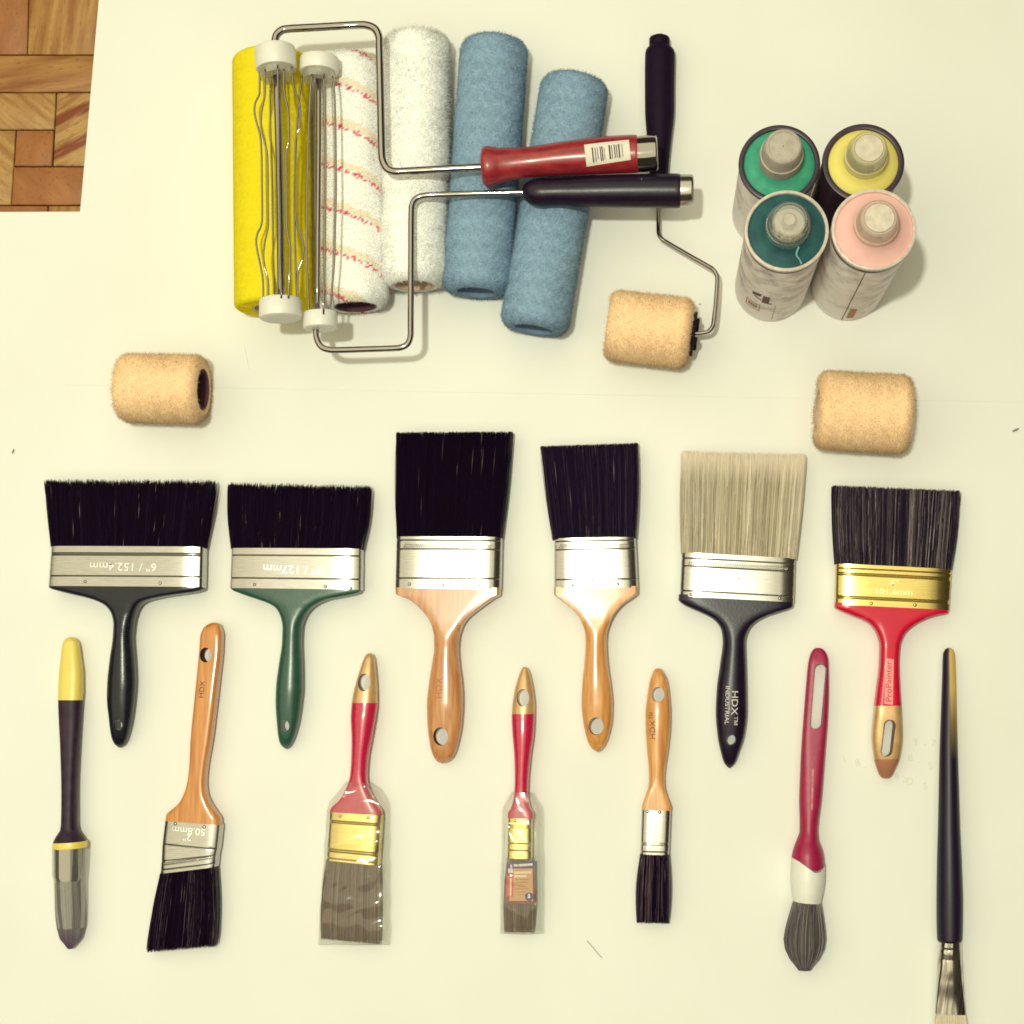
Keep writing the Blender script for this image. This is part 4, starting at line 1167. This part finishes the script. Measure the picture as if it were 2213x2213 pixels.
part('band', Loft([(1819, 115, 187, 28, 14, 2, -.05), (1822, 114.5, 187.5, 28.6, 14, 2, -.05), (1830, 114.5, 187.5, 28.6, 14, 2, -.05), (1833, 115, 187, 28, 14, 2, -.05)], lin_interp=True).geo(steps=6, seg=36), M['yellow'], b7)
part('ferrule', Loft([(1832, 117, 176, 23, 13.5, 2), (1895, 118, 176, 23, 13, 2), (1903, 120, 174, 22, 13, 2)]).geo(steps=12, seg=36), M['chrome'], b7)
part('sleeve', Loft([(1832, 114.5, 187.5, 28, 14, 2), (1890, 114.5, 184, 27.5, 14, 2), (1903, 118, 182.5, 27, 14, 2), (1960, 121, 183, 26, 13, 2), (2004, 127, 181, 24, 12.5, 2)]).geo(steps=24, seg=36), M['sleeve'], b7)
PUR = [alb(122, 118, 106), alb(144, 140, 122), alb(164, 160, 138), alb(108, 102, 96)]
add_bristles(b7, [(1902, 121, 174, 21, 13, 2), (1960, 123, 176, 20, 12.5, 2), (2006, 127, 177, 18, 11.5, 2), (2028, 132, 173, 15, 10.5, 2), (2042, 140, 165, 10, 9, 2), (2050, 148, 157, 5, 8, 2)], 1903, 2046, 900, PUR, alb(130, 118, 100), rad=0.0003, tipjit=3, fray=0.01, tip_colour=alb(104, 76, 92), tip_from=0.66)

# --- 8: angled sash brush
b8 = thing('paint_brush', 'angled black bristle brush with long amber wood handle', 'paint brush', P(415, 1800, 0), GS)
h = [(1345.5, 459, 470, 6, 9, 2.4), (1349, 450, 476, 11, 9, 3), (1358, 440, 480, 14, 9.5, 4), (1374, 433.5, 484, 15.5, 10, 5), (1403, 431, 483.5, 16, 10, 6), (1465, 425, 477, 16.5, 10.5, 6), (1535, 418, 469, 17, 11, 6), (1599, 412, 461, 17, 11, 6), (1651, 409.5, 452, 17, 11, 6), (1688, 405.5, 448.5, 17, 11, 6), (1710, 399.5, 450, 17, 11, 6), (1735, 387, 459.5, 17, 11, 6), (1755, 366, 474, 17, 11, 6, .03), (1764, 358.5, 481, 17, 11, 6, .05), (1779, 357, 482, 17, 11, 6, .058)]
hd = part('handle', Loft(h).geo(steps=70, seg=40), M['wood_amber'], b8); cut_hole(hd, 449.5, 1416, 12.5, 16, 10)
bv_ = bvh_of(hd)
part('stamp', drape(text_geo('HDX', 0.0046, P(436, 1490, 0.02), 86, squeeze=1.1), bv_, 0.0002), M['ink'], hd, smooth=None)
fr = [(1777, 357, 484, 19, 10.5, 5, .058), (1779, 357, 484, 19, 10.5, 5, .058), (1826, 351.5, 479, 19, 10.5, 5, .075), (1828, 351.5, 478.5, 18, 10.5, 5, .075), (1830, 351, 478, 19, 10.5, 5, .074), (1851, 349.5, 476, 19, 10.5, 5, -.12), (1853, 349.5, 475.5, 18, 10.5, 5, -.12), (1855, 349, 475.5, 19, 10.5, 5, -.125),
      (1869, 348, 474.5, 19, 10.5, 5, -.13), (1871, 348, 474, 18, 10.5, 5, -.13), (1873, 347.5, 474, 19, 10.5, 5, -.13), (1879, 347, 473, 19, 10.5, 5, -.135)]
ferrule(b8, fr, M['steel'], [(379, 1780), (441, 1787)], (352, 460, 1868, 1852.5, 4, 26), [('50.8mm', 408, 1795, 0.0062, 176, 1.1), ('2"', 405, 1809, 0.0058, 176, 1.1)])
add_bristles(b8, [(1880, 346.5, 472.5, 17.5, 10.5, 5, -.135), (1950, 334, 473.5, 16, 10, 5, -.12), (2010, 325, 472, 14, 9, 5, -.10), (2047, 320, 468, 11, 8, 5, -.095)], 1879, 2044, 2000, BLACK + [alb(110, 96, 90)], BLACKCORE, rad=0.00038, tipjit=7, fray=0.03)

# --- 9: two inch red brush in plastic
b9 = thing('paint_brush', 'larger of two red and gold handled brushes wrapped in clear plastic', 'paint brush', P(766, 1800, 0), GS)
h = [(1411.5, 796, 803, 4, 9, 2), (1415, 791, 807, 8, 9, 2), (1422, 787, 809.5, 10, 9.5, 2.2), (1444, 779, 812, 13, 10, 2.3), (1471, 770.5, 814.5, 15, 10.5, 2.3), (1499, 763.5, 815.5, 16.5, 11, 2.2), (1520, 760, 815.5, 17.5, 11, 2.1), (1553, 758, 811.5, 18, 11.5, 2.1), (1598, 759.7, 803.5, 17.5, 11.5, 2.1), (1643, 758.8, 796, 16.5, 11.5, 2.2), (1676, 756.5, 794, 16, 11.5, 2.5), (1696, 751, 796.5, 16, 11.5, 3.5), (1712, 743.5, 803, 16, 11.5, 4.5), (1730, 732, 813, 16, 11.5, 5), (1746, 715, 824, 16, 11.5, 5.5), (1753, 712, 828, 16, 11.5, 5.5), (1759, 712, 829, 16, 11.5, 5.5)]
lf = Loft(h)
tp = part('handle_tip', lf.geo(1411.5, 1519, steps=40, seg=36), M['gold_paint'], b9); cut_hole(tp, 790, 1475, 13.5, 19, 10, wall='bore_bronze')
part('handle', lf.geo(1519, 1759, steps=60, seg=36), M['metal_red'], b9)
fr = ferrule_rows(1757, 713, 830, 1863, 706, 823, 18, 11, 5, .05, .08, (1775, 1779, 1837, 1842, 1857))
ferrule(b9, fr, M['brass'], [(735, 1763.5), (796, 1767.5)])
BRN = [alb(128, 110, 84), alb(144, 128, 98), alb(160, 144, 112), alb(178, 164, 128)]
add_bristles(b9, [(1862, 705.5, 823, 16, 10.5, 5, .08), (1950, 699, 822, 15, 9.5, 5, .08), (2033, 694, 822, 11, 8, 5, .08)], 1862, 2029, 1700, BRN, alb(136, 118, 90), rad=0.00036, tipjit=4, fray=0.012)
def wrap(parent, rows, seed):
    v, f = Loft(rows).geo(steps=80, seg=88)
    r2 = np.random.default_rng(seed)
    for k in range(5):
        d = r2.normal(0, 1, 3); d /= np.linalg.norm(d)
        v = v + 0.00045 * np.sin((v @ d) * r2.uniform(140, 420) + r2.uniform(0, 6))[:, None] * np.array((0.5, 0.5, 1.0))
    c0 = v.mean(0)
    for k in range(7):                                  # sharp little creases
        q = c0 + np.array((r2.normal(0, 0.012), r2.normal(-0.012, 0.03), 0)); a = r2.uniform(-0.9, 0.9)
        dx, dy = v[:, 0] - q[0], v[:, 1] - q[1]
        along, across = dx * math.cos(a) + dy * math.sin(a), -dx * math.sin(a) + dy * math.cos(a)
        v[:, 2] += 0.0014 * np.exp(-np.abs(across) / 0.0011) * np.exp(-(along / 0.010) ** 2) * (v[:, 2] > c0[2])
    v[:, 2] = np.maximum(v[:, 2], 0.0008)
    part('plastic_wrap', (v, f), M['film'], parent, smooth=70)
wrap(b9, [(1690, 746, 803, 19, 11.5, 3), (1712, 730, 826, 20, 11.5, 4), (1735, 711, 840, 21, 11.5, 5), (1760, 706, 841, 22, 11.8, 5), (1865, 699, 841, 21.5, 11.5, 5), (1960, 692, 842, 19, 10.5, 5), (2030, 688, 843, 13, 8, 4), (2041, 689, 843, 4, 3.5, 4)], 3)

# --- 10: one inch red brush in plastic with card
b10 = thing('paint_brush', 'smaller of two red and gold handled brushes in clear plastic, printed card inside', 'paint brush', P(1124, 1800, 0), GS)
h = [(1441.5, 1130, 1138, 5, 9, 2), (1445, 1127.5, 1141.5, 8, 9, 2), (1470, 1118, 1148.5, 11.5, 10, 2.2), (1495, 1111.5, 1153, 14, 10.5, 2.3), (1526, 1107, 1156, 15.5, 11, 2.2), (1552, 1105.5, 1155.5, 16.5, 11, 2.1), (1586, 1107, 1153.5, 16.5, 11.5, 2.1), (1635, 1111, 1147, 15.5, 11.5, 2.1), (1685, 1112, 1142.5, 14.5, 11.5, 2.2), (1712, 1111, 1141.5, 14, 11.5, 2.6), (1730, 1108.5, 1143, 14, 11.5, 3.5), (1748, 1103, 1149, 14, 11.5, 4.5), (1757, 1097, 1154, 14, 11.5, 5), (1768, 1097, 1154, 14, 11.5, 5)]
lf = Loft(h)
tp = part('handle_tip', lf.geo(1441.5, 1543, steps=40, seg=36), M['gold_paint'], b10); cut_hole(tp, 1131.5, 1508, 13.5, 19, 10, wall='bore_bronze')
part('handle', lf.geo(1543, 1768, steps=60, seg=36), M['metal_red'], b10)
fr = ferrule_rows(1765, 1098, 1152, 1854, 1096, 1151, 15, 10.5, 4.5, 0, 0, (1784, 1787, 1821, 1836))
ferrule(b10, fr, M['brass'], [(1113, 1774), (1138, 1774)], None, [('1"', 1128, 1804, 0.0062, 0, 1.0)])
add_bristles(b10, [(1853, 1096, 1151, 13.5, 10.5, 4.5), (1930, 1093, 1153, 13, 9.5, 4.5), (2013, 1090, 1154, 9, 7.5, 4.5)], 1853, 2010, 900, BRN, alb(136, 118, 90), rad=0.00036, tipjit=4, fray=0.012)
zc_ = 0.0180
card = part('card', quad_patch([(1096, 1861.5), (1155, 1860.5), (1156, 1954), (1094, 1954)], zc_, 4, 6), M['card_brown'], b10)
def cpatch(nm, q, mk, dz, nx=1, ny=1):
    part(nm, quad_patch(q, zc_ + dz, nx, ny), M[mk], card, smooth=None)
cpatch('header', [(1096, 1861.5), (1155, 1860.5), (1155.2, 1876.5), (1095.6, 1876.5)], 'card_navy', .0002)
cpatch('panel', [(1110.5, 1876.8), (1151, 1876.8), (1151.5, 1947), (1100, 1947)], 'card_tan', .0002)
cpatch('side_strip', [(1094.6, 1892), (1109.6, 1892.5), (1109, 1938), (1094.5, 1937)], 'card_red', .0004)
for q in ([(1110, 1867.5), (1119, 1867.5), (1119, 1873), (1110, 1872.6)], [(1120.5, 1867.4), (1151, 1865.6), (1151, 1870.6), (1120.5, 1872.8)]):
    cpatch('header_text', q, 'print_white', .0004)
for q in ([(1111, 1883.6), (1149, 1882.4), (1149, 1887.6), (1111, 1888.2)], [(1111, 1891), (1138, 1891), (1138, 1895.6), (1111, 1896)]):
    cpatch('panel_text', q, 'card_cream', .0004)
for k, y in enumerate((1900, 1906, 1915, 1920, 1927, 1933)):
    cpatch('small_text', [(1113 + (k % 3) * 3, y), (1146 - (k * 5) % 11, y), (1146 - (k * 5) % 11, y + 1.6), (1113 + (k % 3) * 3, y + 1.6)], 'ink_faint', .0004)
cpatch('strip_text', [(1102, 1898), (1105.6, 1898), (1105.4, 1936), (1101.5, 1936)], 'card_cream', .0006)
cpatch('brush_emblem', [(1103.2, 1868.5), (1106.8, 1868.5), (1107, 1878), (1103, 1878)], 'print_white', .0006)
cpatch('brush_emblem', [(1098.2, 1877), (1109.2, 1877), (1109, 1886.6), (1098, 1886.6)], 'print_white', .0006)
c0 = P(1143.5, 1938, zc_ + .0005)
ring = [(c0.x + .0037 * math.cos(k / 20 * 2 * math.pi), c0.y + .0037 * math.sin(k / 20 * 2 * math.pi), c0.z) for k in range(20)]
part('round_seal', (ring, [tuple(range(20))]), M['card_navy'], card, smooth=None)
cpatch('seal_emblem', [(1141.5, 1931.5), (1145, 1931.5), (1146, 1941), (1140, 1941)], 'print_white', .0008)
wrap(b10, [(1712, 1105, 1150, 16, 11.5, 3), (1730, 1094, 1160, 17, 11.5, 4), (1752, 1085, 1171, 19, 12, 4.5), (1800, 1085, 1172, 21, 12, 5), (1865, 1083, 1173, 21, 12, 5), (1960, 1081, 1174, 17, 10.5, 5), (2008, 1080, 1174, 10, 7, 4), (2018, 1081, 1174, 4, 3.5, 4)], 8)

# --- 11: one inch wood brush
b11 = thing('paint_brush', 'smallest flat brush, honey wood handle, narrow silver ferrule and short black bristles', 'paint brush', P(1417, 1780, 0), GS)
h = [(1444.5, 1418, 1427, 5, 9, 2), (1448, 1413.5, 1431.5, 8, 9, 2), (1454, 1410.5, 1435, 10, 9.5, 2.2), (1470, 1404.7, 1442, 13, 10, 2.3), (1503, 1399, 1447, 15.5, 10.5, 2.3), (1544, 1394.7, 1449.5, 17, 11, 2.2), (1569, 1395, 1449, 17, 11, 2.2), (1619, 1398, 1444, 16, 11, 2.2), (1660, 1401.7, 1438, 15, 11, 2.2), (1685, 1402.3, 1436, 14, 11, 2.6), (1700, 1400.8, 1436.5, 14, 11, 4), (1718, 1395.5, 1441, 14, 11, 10), (1735, 1389.5, 1447.5, 14, 11, 12), (1743, 1387, 1450, 14, 11, 12), (1750, 1387, 1450, 14, 11, 12)]
hd = part('handle', Loft(h).geo(steps=70, seg=36), M['wood_honey'], b11); cut_hole(hd, 1422, 1501, 14, 16.5, 10)
bv_ = bvh_of(hd)
part('stamp', drape(text_geo('HDX\u2122', 0.0050, P(1410.5, 1568, 0.02), 90, squeeze=1.1), bv_, 0.0002), M['ink'], hd, smooth=None)
fr = ferrule_rows(1747, 1387, 1450, 1846, 1384, 1446, 15, 10.5, 4.5, 0, 0, (1821, 1824, 1839))
ferrule(b11, fr, M['steel'], [(1399, 1754), (1425.4, 1755)])
add_bristles(b11, [(1845, 1384, 1445.5, 14, 10.5, 4.5, .01), (1920, 1378.5, 1446, 13, 9.5, 4.5, .01), (1993, 1376, 1445.5, 9, 7.5, 4.5, .01)], 1845, 1990, 1000, BLACK + [alb(120, 100, 90), alb(84, 66, 70)], alb(44, 28, 44), rad=0.00036, tipjit=4, fray=0.012)

# --- 12: round brush
b12 = thing('round_brush', 'round bristle brush with maroon slotted handle and white collar', 'round brush', P(1745, 1850, 0), GS)
h = [(1400.3, 1762, 1774, 5, 9, 2.4), (1404, 1757, 1780, 8, 9, 3), (1414, 1751, 1786.5, 10, 9.5, 4), (1432, 1746.5, 1790, 12, 10, 5), (1482, 1741.5, 1790.5, 13, 10, 5), (1557, 1735.5, 1788, 14, 10.5, 5), (1613, 1731.5, 1783.5, 15, 11, 4), (1668, 1729, 1779.5, 16, 11.5, 3), (1734, 1727, 1774, 17, 12, 2.4), (1769, 1728, 1769.5, 17.5, 12.5, 2.1), (1795, 1728, 1767, 18, 13, 2), (1815, 1721.5, 1768.5, 21, 13.5, 2), (1834, 1714.5, 1775.5, 26, 14, 2), (1852, 1711, 1779.5, 28, 14.5, 2), (1875, 1711, 1781, 28.5, 14.5, 2), (1890, 1713, 1779, 28, 14.5, 2)]
hd = part('handle', Loft(h).geo(steps=80, seg=40), M['maroon'], b12); cut_hole(hd, 1766.5, 1505, 14, 12, 10, slot=58, lean=5, wall=None)
part('worn_patch', drape(quad_patch([(1754.5, 1664), (1759.5, 1660), (1756, 1750), (1752.5, 1752)], 0.02, 6, 14), bvh_of(hd), 0.0002), M['maroon_wear'], hd)
# collar, its upper lip cut on the slant
cl = [(1870, 1710, 1782.5, 29.6, 14.8, 2, -.0), (1898, 1708, 1782.5, 30, 14.8, 2, .02), (1925, 1709.5, 1779, 29, 14.8, 2, .05), (1949, 1714, 1773.5, 26, 14.5, 2, .09)]
v, f = Loft(cl).geo(steps=26, seg=44)
nrow = len(v) // 44
xs = v[:, 0]; c_x = P(1745, 1870, 0.0145).x
first = v[:44].copy()
lip = np.interp(first[:, 0], [c_x - 0.0150, c_x - 0.008, c_x + 0.005, c_x + 0.0105, c_x + 0.0155], [0.0078, 0.0045, -0.0052, -0.0048, 0.0015])
for r_i in range(min(6, nrow)):
    k = 1 - r_i / 6
    v[r_i * 44:(r_i + 1) * 44, 1] += lip * k
part('collar', (v, f), M['white_plastic'], b12)
RB = [alb(70, 62, 60), alb(92, 86, 78), alb(124, 116, 98), alb(174, 166, 134)]
add_bristles(b12, [(1947, 1715, 1772, 24, 14, 2), (1990, 1704, 1776.5, 27, 13.8, 2), (2035, 1696.5, 1780, 27, 13.8, 2), (2058, 1701, 1776, 24, 13, 2), (2080, 1713, 1763.5, 17, 11, 2), (2095, 1726, 1752, 10, 9, 2)], 1947, 2092, 1500, RB, alb(84, 74, 70), rad=0.00036, tipjit=4, fray=0.02, bias=0.6, clump=0.3, clump_n=8)

# --- 13: long black brush
b13 = thing('long_brush', 'long thin black handled flat brush with a yellow tip and crushed chrome ferrule, far right', 'paint brush', P(2052, 1900, 0), GS)
h = [(1400, 2047, 2055, 4, 9, 2), (1404, 2042, 2060, 8, 9, 2), (1412, 2038, 2063, 11, 9, 2), (1467, 2036, 2065.5, 13, 9.5, 2), (1554, 2033, 2067.5, 15, 10, 2), (1630, 2030.5, 2069.5, 17, 10, 2), (1728, 2028.5, 2072.5, 19, 10.5, 2), (1793, 2027, 2074.5, 20, 11, 2), (1870, 2025, 2078, 22.5, 11.5, 2), (1955, 2024, 2080.5, 23.5, 12, 2), (2031, 2025.5, 2079, 23, 12, 2), (2035, 2028, 2077, 21, 12, 2)]
v, f = Loft(h).geo(steps=110, seg=36)
M['dipped'] = attr_mat('dipped', rough=0.42, spec=0.4)
yb = np.array([P(2052, y, 0.01).y for y in (1400, 1490, 1560, 1640)])
cx_ = np.interp(v[:, 1], [P(2052, 2035, .01).y, P(2052, 1400, .01).y], [P(2052.5, 2035, .01).x, P(2050, 1400, .01).x])
along = np.interp(-v[:, 1], -yb, [1.0, 1.0, 0.35, 0.0])
side = np.clip((v[:, 0] - cx_) / 0.0012 + 0.6, 0, 1)
wgt = (along * side)[:, None]
blk = np.array(alb(28, 12, 34)); yel = np.array(alb(218, 180, 84))
part('handle', (v, f), M['dipped'], b13, col=blk * (1 - wgt) + yel * wgt)
fr = [(2031, 2028, 2077.5, 20, 12, 2), (2046, 2027.5, 2078, 19, 12, 2.1), (2050, 2027.5, 2078, 18, 12, 2.1), (2054, 2027, 2078.5, 18.4, 12, 2.1), (2068, 2026.5, 2079, 17.5, 11.5, 2.2), (2072, 2026, 2079, 16.5, 11.5, 2.2), (2076, 2026, 2079.5, 16.8, 11.5, 2.2), (2120, 2023.5, 2082, 13, 11, 2.3), (2160, 2021.5, 2085, 9.5, 10, 2.6), (2193, 2020, 2087.5, 7, 9.5, 3, .06)]
part('ferrule', Loft(fr).geo(steps=40, seg=44), M['streaky_steel'], b13)
add_bristles(b13, [(2191, 2020.5, 2087.5, 6.4, 9.5, 3, .06), (2240, 2018, 2092, 6, 8, 3, .05), (2330, 2016, 2096, 4, 5, 3, .03)], 2191, 2325, 900, [alb(238, 228, 178), alb(228, 216, 164), alb(242, 236, 190)], alb(232, 222, 172), rad=0.0003, tipjit=3)

# ================================================================== STRAY BITS
hair = thing('loose_bristle', 'single loose bristle lying on the paper below the smaller wood handled brushes', 'loose bristle', P(1284, 2052, 0))
part('strand', tube([P3(1268, 2033, 1.0), P3(1280, 2046, 1.3), P3(1291, 2060, 1.3), P3(1301, 2070, 1.0)], 0.00022, seg=6, sub=4), M['speck'], hair, smooth=180)
def speck(label, x, y, dx, dy, r):
    t = thing('paint_crumb', label, 'paint crumb', P(x, y, 0), 'crumbs of dirt on the paper')
    part('crumb', tube([P3(x - dx, y - dy, .9), P3(x, y, 1.4), P3(x + dx, y + dy, .9)], [r * .5, r, r * .4], seg=7, sub=3), M['speck'], t, smooth=180)
speck('small dark crumb near the left edge of the paper above the widest brush', 28, 975, 2, -5, 0.0007)
speck('small brown crumb near the right edge of the paper beside the loose tan cover', 2195, 929, 7, -3, 0.0010)
speck('tiny dark crumb beside the mini roller above its black end cap', 1513, 657, 3, -0.3, 0.0004)

bpy.context.view_layer.update()
